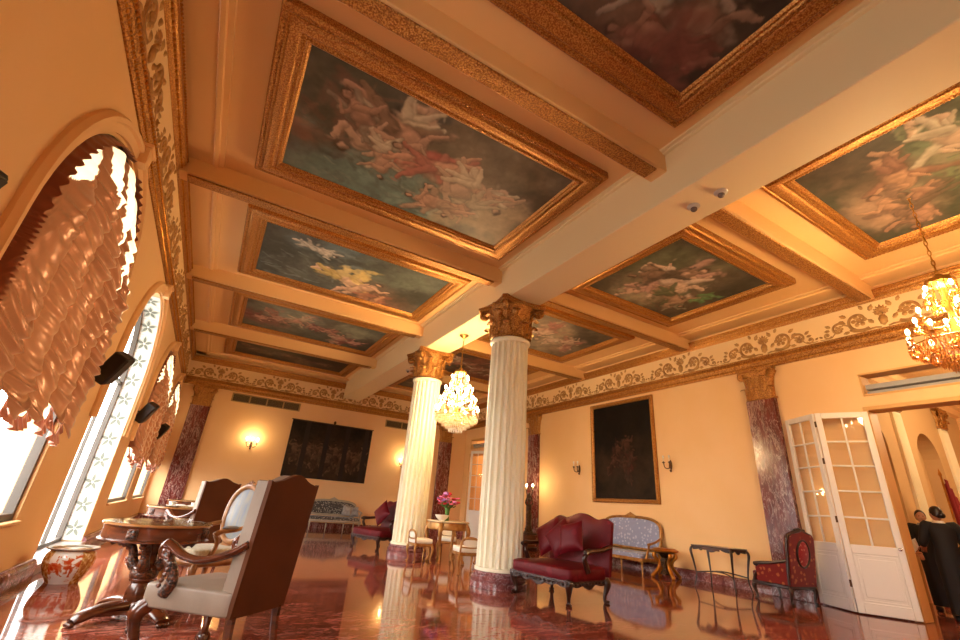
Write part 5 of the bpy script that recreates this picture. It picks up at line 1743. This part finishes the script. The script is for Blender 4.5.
# ---------------------------------------------------------------- things on walls and ceiling
def festoon(label, cy, sl_bottom, seed):
    t = thing('festoon_curtain', label, 'curtain', (XL, cy, 0), 0, 'festoon window curtains')
    rr = random.Random(seed)
    ncol = 5
    ph = [rr.uniform(0, 1) for _ in range(ncol + 1)]
    Wc = WR * 1.0
    def bottom(y):
        u = (y + Wc) / (2 * Wc) * ncol; f_ = u - math.floor(u)
        return sl_bottom - .20 * math.sin(PI * f_) + .05 * math.sin(u * 2.1 + seed)
    def top(y):
        return WS + math.sqrt(max(0, (WR - .02) ** 2 - y * y)) - .02
    def fn(u, v):
        y = -Wc * .985 + u * 2 * Wc * .985
        k = u * ncol; c = min(int(k), ncol - 1); f_ = k - c
        zb = bottom(y); zt = top(y)
        z = zb + (zt - zb) * v
        puff = math.sqrt(max(0., 1 - (2 * f_ - 1) ** 2))
        sag = (.16 + .05 * math.sin(c * 2.7 + seed)) * 4 * f_ * (1 - f_)
        wob = .03 * math.sin(y * 6 + z * 3.1 + seed) + .02 * math.sin(z * 13 + c * 2.1 + seed)
        q = (z + sag + wob) / .145 + ph[c]
        am = .55 + .45 * math.sin(z * 5.3 + c * 1.9 + seed) * math.sin(z * 2.1 + c)
        r1 = .5 + .5 * math.sin(2 * PI * q); r2 = .5 + .5 * math.sin(2 * PI * q * 2.13 + 1.5 * math.sin(z * 4 + c))
        fold = (r1 * .75 + .3 * r2) * am
        sheer = min(1., max(0., (zt - z) / .55))          # the cloth hangs almost flat under the arch
        d = .03 + .20 * puff * (.35 + .65 * sheer) + .062 * fold * (.35 + .65 * puff) * (.15 + .85 * sheer)
        return (-.06 + d * (1 - max(0, (v - .97) / .03)), y, z)
    m = MB(); m.grid(fn, 168, 300)
    so = m.build('swagged_cloth', M_CURT, t, 180)
    so.data.materials.append(M_BACKLIT)          # light through the ungathered silk, put into paler, more translucent patches
    mi = []
    for p in so.data.polygons:
        _, y, z = p.center
        k = (y / (Wc * .985) + 1) / 2 * ncol; f_ = k - math.floor(k); c = int(k)
        dz = top(y) - z
        L_ = (.3, .6, .85, .95, .6)[min(c, 4)] * (1 + .12 * math.sin(y * 23))
        mi.append(1 if .07 < dz < L_ and abs(f_ - .5) < .33 * (1 - .5 * (dz / max(L_, .01)) ** 2) else 0)
    so.data.polygons.foreach_set('material_index', mi)
    # frilled hem and side frills
    h = MB()
    def hem(u, v):
        y = -Wc * .985 + u * 2 * Wc * .985
        zb = bottom(y)
        return (-.03 + .05 + .05 * math.sin(PI * ((u * ncol) % 1)) + .03 * v * math.sin(u * 190) + .02 * v, y, zb + .03 - v * (.13 + .02 * math.sin(u * 47)))
    h.grid(hem, 220, 3)
    for s in (-1, 1):
        def side(u, v, s=s):
            if u < .6:
                z = sl_bottom + (WS - sl_bottom) * u / .6; y = s * WR; dy, dz = -s, 0
            else:
                a = (u - .6) / .4 * PI * .47; y = s * WR * math.cos(a); z = WS + WR * math.sin(a); dy, dz = -s * math.cos(a), -math.sin(a)
            w_ = .13 * v
            return (-.05 + .13 * v + .018 * v * math.sin(u * 260 + s), y + dy * w_ * .5 + .006 * math.sin(u * 260), z + dz * w_ * .5)
        h.grid(side, 180, 3)
    h.build('frill', M_FRILL, t, 180)
    return t


def curtain_mat(name, col, tr, f=.06):
    m, nt, b = new_mat(name); L = nt.links.new
    b.inputs['Base Color'].default_value = rgb(col); b.inputs['Roughness'].default_value = .28; b.inputs['Metallic'].default_value = .3
    b.inputs['Sheen Weight'].default_value = .3; b.inputs['Specular IOR Level'].default_value = .7
    tl = node(nt, 'ShaderNodeBsdfTranslucent'); tl.inputs[0].default_value = rgb(tr)
    mx = node(nt, 'ShaderNodeMixShader'); mx.inputs[0].default_value = f
    L(b.outputs[0], mx.inputs[1]); L(tl.outputs[0], mx.inputs[2]); L(mx.outputs[0], nt.nodes['Material Output'].inputs['Surface'])
    return m


M_CURT = curtain_mat('copper_pink_silk', '#86462a', '#cf8048')
M_BACKLIT = curtain_mat('backlit_thin_silk', '#d9b48c', '#f2d6a8', .5)  # cream tone stands in for window light shining through the thin silk
M_FRILL = curtain_mat('copper_frill_silk', '#8a4a30', '#b0603c')
festoon('large copper pink festoon curtain in the nearest arched window', WIN_Y[1], 1.68, 1)
festoon('copper pink festoon curtain in the third arched window, past the tiled one', WIN_Y[3], 1.70, 2)
festoon('copper pink festoon curtain in the farthest arched window', WIN_Y[4], 1.70, 3)


# black loudspeakers on brackets between the windows
def speaker(label, y, z=2.35):
    t = thing('wall_speaker', label, 'loudspeaker', (XL, y, z), 0, 'black wall loudspeakers')
    Mx = Matrix.Translation((.16, 0, 0)) @ Matrix.Rotation(R(28), 4, 'Y') @ Matrix.Rotation(R(18), 4, 'X')
    m = MB(); m.box(-.085, .085, -.13, .13, -.20, .20, .015, Mx); m.build('cabinet', M_BLACK, t)
    g = MB(); g.box(.084, .097, -.115, .115, -.18, .18, .006, Mx)
    g.build('grille', mat('dark_brown_grille', '#2a1b14', .6), t)
    b = MB(); b.box(0, .02, -.05, .05, -.08, .08, .004); b.tube([(.01, 0, 0), (.08, 0, -.01), (.13, 0, 0)], .016, 8); b.build('bracket', M_BLACK, t)
    return t


s0 = speaker('black wall loudspeaker between the curtained window and the tiled one', 6.85)
dup(s0, (XL, 10.93, 2.35), None, 'black wall loudspeaker between the tiled window and the third one')
dup(s0, (XL, 14.75, 2.35), None, 'black wall loudspeaker between the two farthest windows')
dup(s0, (XL, 2.5, 2.18), None, 'black wall loudspeaker at the near side of the curtained window, cut by the frame')


# ventilation grilles on the back wall
def vent(label, x0, x1, n, z0=3.98, z1=4.28):
    t = thing('ventilation_grille', label, 'vent', ((x0 + x1) / 2, YB, z0), 0, 'ventilation grilles')
    w = (x1 - x0) / 2; h = z1 - z0
    b = MB(); b.box(-w, w, -.012, 0, 0, h); b.build('duct_back', mat('dark_duct', '#4a3a22', .7), t)
    f = MB()
    for z in (0, h - .03): f.box(-w, w, -.03, 0, z, z + .03, .004)
    for k in range(n + 1):
        x = -w + 2 * w * k / n; f.box(x - .025, x + .025, -.03, 0, 0, h, .004)
    f.build('frame', mat('tan_metal_frame', '#a98a58', .5), t)
    s_ = MB()
    for k in range(9): s_.box(-w + .02, w - .02, -.024, -.008, .04 + k * .026, .05 + k * .026)
    s_.build('slat', mat('bronze_louvre', '#6a5632', .5), t)
vent('four-panel ventilation grille high on the back wall, left of the tapestry', .15, 2.47, 4)
vent('ventilation grille high on the back wall, half hidden by the farther column', 5.98, 7.4, 2, 3.93, 4.22)


# wall sconces
def sconce(label, loc, rz, lit, n=3):
    t = thing('wall_sconce', label, 'wall lamp', loc, rz, 'wall sconces')
    m = MB(); m.ell((0, -.012, 0), (.045, .014, .12), 14, 8); m.lathe([(0, 0), (.02, .01), (.028, .05), (0, .06)], 12, c=(0, -.03, -.17)); m.build('back_plate', M_IRON, t)
    for k in range(n):
        u = k - (n - 1) / 2
        a = MB()
        e = (u * .17, -.19 + .05 * abs(u), .03)
        a.tube(bez([(0, -.02, -.03), (u * .06, -.08, -.09), (u * .13, -.15, -.07), e], 5), .011, 7)
        a.lathe([(0, 0), (.02, .0), (.042, .02), (.02, .03), (.014, .04)], 12, c=e)
        ao = a.build('branch', M_IRON, t, 50)
        MB().lathe([(.013, 0), (.013, .08), (0, .08)], 10, c=(e[0], e[1], e[2] + .035)).build('candle_tube', M_CANDLE, ao)
        MB().ell((e[0], e[1], e[2] + .15), (.022, .022, .04), 10, 8).build('bulb', M_BULB if lit else M_WHITEUP, ao)
        if lit:
            d = MB()
            for q in range(5):
                d.ell((e[0] + .035 * math.cos(q * 1.257), e[1] + .035 * math.sin(q * 1.257), e[2] - .03), (.01, .01, .02), 6, 5)
            d.build('crystal_drop', M_CRY, ao)
    return t
sconce('lit three-branch sconce on the back wall, left of the tapestry', (1.15, YB, 2.58), 0, True)
sconce('lit sconce on the back wall, seen just left of the farther column', (6.95, YB, 2.5), 0, True)
sconce('unlit sconce on the right wall, left of the dark painting', (XR, 10.75, 2.42), R(-90), False, 2)
sconce('unlit sconce on the right wall, right of the dark painting', (XR, 7.48, 2.42), R(-90), False, 2)

# small detectors under the main beam
def detector(label, y, x=MXC, s=1.0):
    t = thing('ceiling_detector', label, 'smoke detector', (x, y, ZM), 0, 'detectors under the beam')
    MB().lathe([(0, -.03), (.05 * s, -.03), (.075 * s, -.012), (.075 * s, 0), (0, 0)], 24).build('base', mat('white_plastic', '#c9c2b6', .4), t)
    MB().ell((0, 0, -.045), (.04 * s, .04 * s, .035), 14, 8).build('dome', mat('grey_smoked_dome', '#6f6660', .15), t)
detector('round grey detector under the main beam, farther of the near pair', 2.68, 4.42)
detector('round grey detector under the main beam, nearer of the near pair', 2.33, 4.44)
detector('small detector under the main beam at its far end', 12.4, 4.5)
# ---------------------------------------------------------------- chandeliers
def crystal_mat(name, tint, glow):
    m, nt, b = new_mat(name); L = nt.links.new
    b.inputs['Base Color'].default_value = rgb(tint); b.inputs['Roughness'].default_value = .06; b.inputs['IOR'].default_value = 1.6
    tl = node(nt, 'ShaderNodeBsdfTransparent'); tl.inputs[0].default_value = rgb(tint)
    gl = node(nt, 'ShaderNodeBsdfGlossy'); gl.inputs['Roughness'].default_value = .08
    tr = node(nt, 'ShaderNodeBsdfTranslucent'); tr.inputs[0].default_value = rgb(tint)
    m1 = node(nt, 'ShaderNodeMixShader'); m1.inputs[0].default_value = .5
    m2 = node(nt, 'ShaderNodeMixShader'); m2.inputs[0].default_value = .45
    L(tl.outputs[0], m1.inputs[1]); L(gl.outputs[0], m1.inputs[2]); L(m1.outputs[0], m2.inputs[1]); L(tr.outputs[0], m2.inputs[2])
    L(m2.outputs[0], nt.nodes['Material Output'].inputs['Surface'])
    return m


M_CRYSTAL = crystal_mat('clear_crystal', '#fff6e4', 0)
M_AMBERC = crystal_mat('amber_tinted_crystal', '#d8a468', 0)
M_CHGOLD = mat('chandelier_gilt', '#c79545', .3, .85)


def octa(mb, x, y, z, r, h):
    mb.add([(x, y, z), (x + r, y, z - h * .4), (x, y + r, z - h * .4), (x - r, y, z - h * .4), (x, y - r, z - h * .4), (x, y, z - h)],
           [(0, 1, 2), (0, 2, 3), (0, 3, 4), (0, 4, 1), (5, 2, 1), (5, 3, 2), (5, 4, 3), (5, 1, 4)])


def chandelier(label, loc, drop, tiers, mc, seed, scale=1.0, bulbm=None):
    """loc: point on the ceiling it hangs from; drop: length of the chain; tiers: (depth below the chain, radius, arms)"""
    t = thing('crystal_chandelier', label, 'chandelier', loc)
    q = random.Random(seed)
    MB().lathe([(0, 0), (.11, 0), (.10, -.02), (.05, -.05), (.015, -.08), (0, -.08)], 20).build('ceiling_rose', M_CHGOLD, t)
    ch = MB()
    n = int(drop / .075)
    for k in range(n):
        z = -.08 - (k + .5) * (drop - .06) / n
        a = (k % 2) * PI / 2
        P = [(.016 * math.cos(2 * PI * i / 8) * math.cos(a), .016 * math.cos(2 * PI * i / 8) * math.sin(a), z + .048 * math.sin(2 * PI * i / 8)) for i in range(8)]
        ch.tube(P, .006, 4, closed=True, up=(math.sin(a), -math.cos(a), 0))
    ch.build('chain', M_CHGOLD, t)
    zb = -drop
    zl = tiers[-1][0]
    MB().lathe([(0, zb), (.03, zb), (.05, zb - .04), (.13, zb - .07), (.14, zb - .12), (.11, zb - .16), (.05, zb - .2), (.03, zb - .3), (.05, zb - .4), (.03, zb - .5), (.06, zb - zl + .1), (.09, zb - zl), (.05, zb - zl - .1), (0, zb - zl - .14)], 24, rf=lambda a, z: 1 + .05 * math.sin(a * 8)).build('stem', M_CHGOLD, t)
    dr = MB()
    for ti, (dz, rad, na) in enumerate(tiers):
        for k in range(na):
            a = 2 * PI * k / na + ti * .4; ca, sa = math.cos(a), math.sin(a)
            z = zb - dz
            m = MB()
            P = bez([(.04, z + .05, 0), (rad * .4, z - .06, 0), (rad * .8, z - .07, 0), (rad, z + .03, 0)], 4)
            m.tube([(p.x * ca, p.x * sa, p.y) for p in P], .009, 6)
            m.lathe([(.01, 0), (.035, .012), (.04, .02), (.012, .025)], 10, c=(rad * ca, rad * sa, z + .03))
            ao = m.build('branch', M_CHGOLD, t, 50)
            MB().lathe([(.012, 0), (.012, .07), (0, .07)], 8, c=(rad * ca, rad * sa, z + .052)).build('candle_tube', M_CANDLE, ao)
            MB().ell((rad * ca, rad * sa, z + .155), (.021, .021, .042), 10, 7).build('bulb', bulbm or M_BULB, ao)
            for j in range(5):
                b = j * 2 * PI / 5
                octa(dr, rad * ca + .038 * math.cos(b), rad * sa + .038 * math.sin(b), z + .035, .012, .075)
            for j in range(4):
                f = (j + 1) / 5
                p = P[int(f * (len(P) - 1))]
                octa(dr, p[0] * ca, p[0] * sa, p[1] - .01, .013, .09)
        # swags of beads between neighbouring arms
        for k in range(na):
            a0 = 2 * PI * k / na + ti * .4; a1 = a0 + 2 * PI / na
            for j in range(1, 9):
                f = j / 9; a = a0 + (a1 - a0) * f; s_ = .09 * math.sin(PI * f)
                octa(dr, rad * .98 * math.cos(a), rad * .98 * math.sin(a), zb - dz + .03 - s_, .011, .028)
    # strings of beads from crown to top tier, and the basket of drops below
    dz, rad, na = tiers[0]
    for k in range(14):
        a = 2 * PI * k / 14
        for j in range(10):
            f = j / 9; r = .13 + (rad * .8 - .13) * f ** 1.6
            octa(dr, r * math.cos(a), r * math.sin(a), zb - .10 - (dz - .12) * f, .012, .04)
    dz, rad, na = tiers[-1]
    for ring in range(5):
        rr = rad * (1.0 - ring * .17); zz = zb - dz - .03 - .055 * ring
        m_ = max(8, int(rr * 2 * PI / .042))
        for k in range(m_):
            a = 2 * PI * k / m_ + ring * .2
            octa(dr, rr * math.cos(a), rr * math.sin(a), zz + q.uniform(-.01, .01), .016, .11)
    hp = MB()
    for r_, z_ in ((rad, zb - dz - .03), (rad * .66, zb - dz - .14)):
        hp.tube([(r_ * math.cos(2 * PI * i / 40), r_ * math.sin(2 * PI * i / 40), z_) for i in range(40)], .009, 6, closed=True, up=(0, 0, 1))
    hp.build('hoop', M_CHGOLD, t)
    # the drops are split into tiers of cut glass, too many to count
    o = dr.build('crystal_drops', mc, t, 20, smooth=False); o['kind'] = 'stuff'
    return t


BULB2 = emit_mat('warm_lit_bulb', (1, .74, .42, 1), 22)
chandelier('brilliantly lit crystal chandelier hanging between the two columns', (MXC, 8.65, ZM), .80, [(.38, .20, 6), (.62, .30, 8), (.86, .39, 10), (1.08, .46, 12)], M_CRYSTAL, 5)
chandelier('amber crystal chandelier at the right edge, before the doorway', (7.32, 1.38, ZC), 1.26, [(.36, .20, 5), (.66, .36, 6), (.90, .47, 9)], M_AMBERC, 6, bulbm=BULB2)
# ---------------------------------------------------------------- people in the hall
M_SKIN = mat('skin', '#b98262', .5); M_HAIR = mat('dark_hair', '#1b1210', .4); M_CLOTH = mat('black_cloth', '#121114', .75)
M_LINEN = mat('white_linen', '#e4ddd2', .8)


def skin_body(name, joints, edges, radii, parent, m):
    me = bpy.data.meshes.new(name); me.from_pydata([Vector(j) for j in joints], edges, []); me.update()
    o = bpy.data.objects.new(name, me); C.objects.link(o); o.parent = parent
    sk = o.modifiers.new('skin', 'SKIN'); sk.use_smooth_shade = True
    if not me.skin_vertices: return o
    for v, r in zip(me.skin_vertices[0].data, radii):
        v.radius = r if hasattr(r, '__len__') else (r, r)
    me.skin_vertices[0].data[0].use_root = True
    sb = o.modifiers.new('smooth', 'SUBSURF'); sb.levels = 2; sb.render_levels = 2
    me.materials.append(m)
    return o


def hand(mb, p, d, n, s=1):
    """five bent fingers and a thumb from palm p; d = direction, n = palm normal"""
    d = Vector(d).normalized(); n = Vector(n).normalized(); w = d.cross(n)
    p = Vector(p)
    mb.ell(p + d * .045, (.045, .045, .026), 10, 7)
    for k, L_ in enumerate((.07, .08, .075, .06)):
        o = p + d * .075 + w * (k - 1.5) * .021
        mb.tube([o - d * .02, o + d * L_ * .5 + n * .006, o + d * L_ * .85 + n * .03, o + d * L_ * .9 + n * .05], [.011, .0105, .009, .007], 6)
    o = p + d * .03 - w * .04 * s
    mb.tube([o, o + d * .03 - w * .025 * s + n * .01, o + d * .06 - w * .03 * s + n * .03], [.013, .012, .008], 6)


def person(label, loc, rz, h, pose, scarf=None, turn=0):
    """local +y is forward, +x is the person's right"""
    t = thing('person', label, 'person', loc, rz)
    k = h / 1.7
    J = [(0, 0, .93), (0, .0, 1.12), (0, -.01, 1.33), (0, -.01, 1.43), (0, .0, 1.50), (.17, -.01, 1.40), (-.17, -.01, 1.40)]
    E_ = [(0, 1), (1, 2), (2, 3), (3, 4), (2, 5), (2, 6)]
    Rr = [(.14, .11), (.125, .10), (.13, .09), (.06, .06), (.05, .05), (.045, .045), (.045, .045)]
    for s, (el, wr) in ((1, pose['r']), (-1, pose['l'])):
        b = len(J)
        J += [el, wr]; E_ += [(5 if s > 0 else 6, b), (b, b + 1)]; Rr += [(.036, .036), (.026, .026)]
    for s in (1, -1):
        b = len(J)
        J += [(s * .095, 0, .88), (s * .10, .01, .48), (s * .10, -.02, .09), (s * .10, .10, .035)]
        E_ += [(0, b), (b, b + 1), (b + 1, b + 2), (b + 2, b + 3)]; Rr += [(.085, .085), (.055, .055), (.036, .036), (.035, .028)]
    J = [tuple(c * k for c in j) for j in J]
    body = skin_body('body', J, E_, [(a * k, b * k) for a, b in Rr], t, M_SKIN)
    # head with face
    hd = MB(Matrix.Translation((0, .015 * k, 1.60 * k)) @ Matrix.Rotation(turn, 4, 'Z') @ Matrix.Scale(k, 4))
    def fh(u, v):
        a = 2 * PI * u; q = PI * (v - .5)
        x = .072 * math.cos(q) * math.cos(a); y = .092 * math.cos(q) * math.sin(a); z = .115 * math.sin(q)
        f_ = max(0, math.sin(a)) * math.cos(q)
        if z < 0: x *= 1 + z * 2.2; y += .012 * f_
        y += .022 * math.exp(-((x / .014) ** 2 + ((z + .012) / .022) ** 2)) * (f_ > .3)
        y -= .010 * math.exp(-(((abs(x) - .03) / .014) ** 2 + ((z - .014) / .012) ** 2)) * (f_ > .3)
        y += .006 * math.exp(-((x / .022) ** 2 + ((z + .052) / .009) ** 2)) * (f_ > .3)
        return (x, y, z)
    hd.grid(fh, 36, 26, cu=True)
    for s in (-1, 1): hd.ell((s * .074, -.005, -.005), (.012, .022, .03), 8, 6)
    hd.build('head', M_SKIN, t, 180)
    ey = MB(hd.M)
    for s in (-1, 1): ey.ell((s * .03, .082, .014), (.011, .008, .007), 8, 6)
    ey.build('eyes', M_HAIR, t)
    hr = MB(hd.M)
    def fhair(u, v):
        a = 2 * PI * u; q = -PI * .22 + PI * .72 * v
        lo = .5 + .5 * math.sin(a)
        q = max(q, -.75 + 1.45 * lo ** 1.5)
        return (.086 * math.cos(q) * math.cos(a), -.012 + .10 * math.cos(q) * math.sin(a), .012 + .122 * math.sin(q))
    hr.grid(fhair, 30, 14, cu=True)
    hr.ell((0, -.105, -.02), (.05, .045, .05), 12, 8)
    hr.build('hair', M_HAIR, t, 180)
    # dress from shoulders to shin
    dr = MB()
    prof = [(.09, .16, .14), (.40, .165, .135), (.6, .165, .14), (.85, .175, .15), (.95, .17, .145), (1.1, .15, .125), (1.25, .175, .135), (1.36, .20, .14), (1.43, .17, .115), (1.455, .075, .07)]
    n = 28; vs = []
    for z, a_, b_ in prof:
        for i in range(n):
            q = 2 * PI * i / n; w = 1 + (.05 * math.sin(q * 7) if z < .9 else 0)
            vs.append((a_ * w * math.cos(q) * k, (b_ * w * math.sin(q) - .005) * k, z * k))
    fs = [(r * n + i, r * n + (i + 1) % n, (r + 1) * n + (i + 1) % n, (r + 1) * n + i) for r in range(len(prof) - 1) for i in range(n)]
    dr.add(vs, fs)
    for s, key in ((1, 'r'), (-1, 'l')):
        el, wr = pose[key]
        S_ = Vector((s * .17, -.01, 1.40)) * k; E1 = Vector(el) * k; W1 = Vector(wr) * k
        dr.tube(bez([S_ * .98 + Vector((-s * .04, 0, .0)), S_, E1, E1 + (W1 - E1) * pose.get('sleeve', .75)], 5), lerp_list([.08 * k, .085 * k, .068 * k, .056 * k], 16), 12)
    dr.build('black_dress', M_CLOTH, t, 180)
    cl = MB(); cl.lathe([(.078, 0), (.085, .02), (.07, .055), (.062, .05), (.07, .01)], 20, c=(0, 0, 1.435 * k)); cl.build('collar', scarf or M_LINEN, t, 60)
    for s, key in ((1, 'r'), (-1, 'l')):
        hm = MB()
        el, wr = Vector(pose[key][0]) * k, Vector(pose[key][1]) * k
        hand(hm, wr, wr - el, pose.get('n' + key, (0, 0, -1)), s)
        hm.build('hand', M_SKIN, t, 60)
    sh = MB()
    for s in (1, -1): sh.sup((s * .10 * k, .05 * k, .04 * k), (.045 * k, .125 * k, .04 * k), .5, 18, 10)
    sh.build('shoes', M_CLOTH, t, 60)
    return t


PX = (11.0, 3.14, 0)
PR = R(-66)
person('person in a black dress seen from behind, holding a white cloth in the hall', PX, PR, 1.68,
       {'l': ((-.26, .03, 1.15), (-.25, .25, 1.07)), 'r': ((.25, .06, 1.13), (.20, .26, 1.0)), 'sleeve': .55, 'nl': (0, 0, -1)}, turn=R(35))
person('person with a grey scarf facing us, behind the one in the black dress', (12.05, 3.68, 0), R(115), 1.66,
       {'l': ((-.24, .02, 1.13), (-.2, .2, .98)), 'r': ((.24, .02, 1.13), (.2, .2, .98)), 'sleeve': .9}, scarf=mat('grey_scarf', '#8d8a80', .8))
# white cloth over the hand
c = MB()
c.grid(lambda u, v: ((u - .5) * .36, .02 * math.sin(u * 19) + .012 * math.sin(u * 41 + v * 5), -.20 * v * (1 - .25 * math.cos(u * 6)) - .05 * math.sin(PI * u)), 30, 12)
o = c.build('white_cloth', M_LINEN, None, 180); o.location = (11.13, 3.74, 1.15); o.rotation_euler = (0, R(8), R(108))
so = o.modifiers.new('thickness', 'SOLIDIFY'); so.thickness = .012
tag(o, 'white cloth held out by the person in black near the door edge', 'cloth')
# service table and flag in the hall
t = thing('service_table', 'small dark service table behind the door edge in the hall', 'table', (12.0, 2.4, 0), 0)
MB().box(-.3, .3, -.22, .22, .78, .82, .008).build('top', M_DARK, t)
MB().box(-.27, .27, -.19, .19, .02, .78, .01).build('body', M_BLACK, t)
t = thing('red_flag', 'red flag drooping on a brass pole beyond the person in black', 'flag', (13.6, 3.62, 0))
MB().lathe([(0, 0), (.16, 0), (.16, .03), (.05, .06), (.02, .1), (.02, 2.45), (.035, 2.48), (.02, 2.55), (0, 2.62)], 16).build('pole', M_GILT, t)
f_ = MB()
f_.grid(lambda u, v: (.02 + .28 * u * (1 - .2 * v) , -.03 - .05 * math.sin(u * 14 + v * 2) - .18 * u * v, 2.4 - 1.7 * v - .35 * u * (1 - v)), 24, 20)
f_.build('flag_cloth', mat('red_flag_cloth', '#8e1a1c', .7), t, 180)
SKY, EXPO = 10.0, 0.92
def plight(loc, e, col, r=.1):
    l = bpy.data.lights.new('lamp_and_fill_light', 'POINT'); l.energy = e; l.color = col; l.shadow_soft_size = r
    o = bpy.data.objects.new('lamp_and_fill_light', l); C.objects.link(o); o.location = loc
plight((4.39, 8.65, 3.35), 390, (1, .65, .30), .3)
plight((7.32, 1.38, 3.75), 260, (1, .65, .30), .3)
plight((1.15, 17.95, 2.85), 12, (1, .66, .3), .08)
plight((6.95, 17.95, 2.8), 12, (1, .66, .3), .08)
plight((9.3, 12.55, 2.0), 10, (1, .66, .3), .08)
plight((14.5, 1.5, 4.2), 170, (1, .74, .42), .3)  # added fill to brighten the hall, no fixture here
plight((11.5, 16.2, 4.0), 60, (1, .74, .42), .3)  # added fill for the passage behind the far doorway, no fixture
# ---------------------------------------------------------------- camera, sky, render settings
cd = bpy.data.cameras.new('camera'); cam = bpy.data.objects.new('camera', cd); C.objects.link(cam)
yaw, pitch, roll = R(28.926), R(23.005), R(4.566)
f = Vector((math.sin(yaw) * math.cos(pitch), math.cos(yaw) * math.cos(pitch), math.sin(pitch)))
r_ = f.cross(Vector((0, 0, 1))).normalized(); u_ = r_.cross(f)
r2 = math.cos(roll) * r_ + math.sin(roll) * u_; u2 = -math.sin(roll) * r_ + math.cos(roll) * u_
cam.matrix_world = Matrix(((r2.x, u2.x, -f.x, 0), (r2.y, u2.y, -f.y, 0), (r2.z, u2.z, -f.z, 1.1), (0, 0, 0, 1)))
cd.sensor_fit = 'HORIZONTAL'; cd.sensor_width = 36; cd.lens = 36 * 441.2 / 960
cd.clip_start = .05; cd.clip_end = 200
S = bpy.context.scene
S.camera = cam
wd = bpy.data.worlds.new('sky'); S.world = wd; wd.use_nodes = True
wt = wd.node_tree; bg = wt.nodes['Background']; bg.inputs[1].default_value = SKY
tcw = node(wt, 'ShaderNodeTexCoord'); sxw = node(wt, 'ShaderNodeSeparateXYZ'); wt.links.new(tcw.outputs['Generated'], sxw.inputs[0])
mpw = node(wt, 'ShaderNodeMapRange'); mpw.inputs[1].default_value = -1; mpw.inputs[2].default_value = 1; wt.links.new(sxw.outputs[2], mpw.inputs[0])
rw = ramp(wt, [(.40, (.26, .25, .22, 1)), (.49, (.42, .40, .36, 1)), (.52, (1, .97, .92, 1))], mpw.outputs[0])   # bright overcast sky over a paler paved ground
wt.links.new(rw.outputs[0], bg.inputs[0])
S.view_settings.view_transform = 'Standard'; S.view_settings.look = 'None'
S.view_settings.gamma = 1; S.view_settings.use_curve_mapping = False
S.view_settings.exposure = EXPO
cy_ = S.cycles
cy_.use_denoising = True
cy_.max_bounces = 8; cy_.diffuse_bounces = 4; cy_.glossy_bounces = 4; cy_.transparent_max_bounces = 12
cy_.sample_clamp_indirect = 6; cy_.sample_clamp_direct = 0
cy_.caustics_reflective = False; cy_.caustics_refractive = False
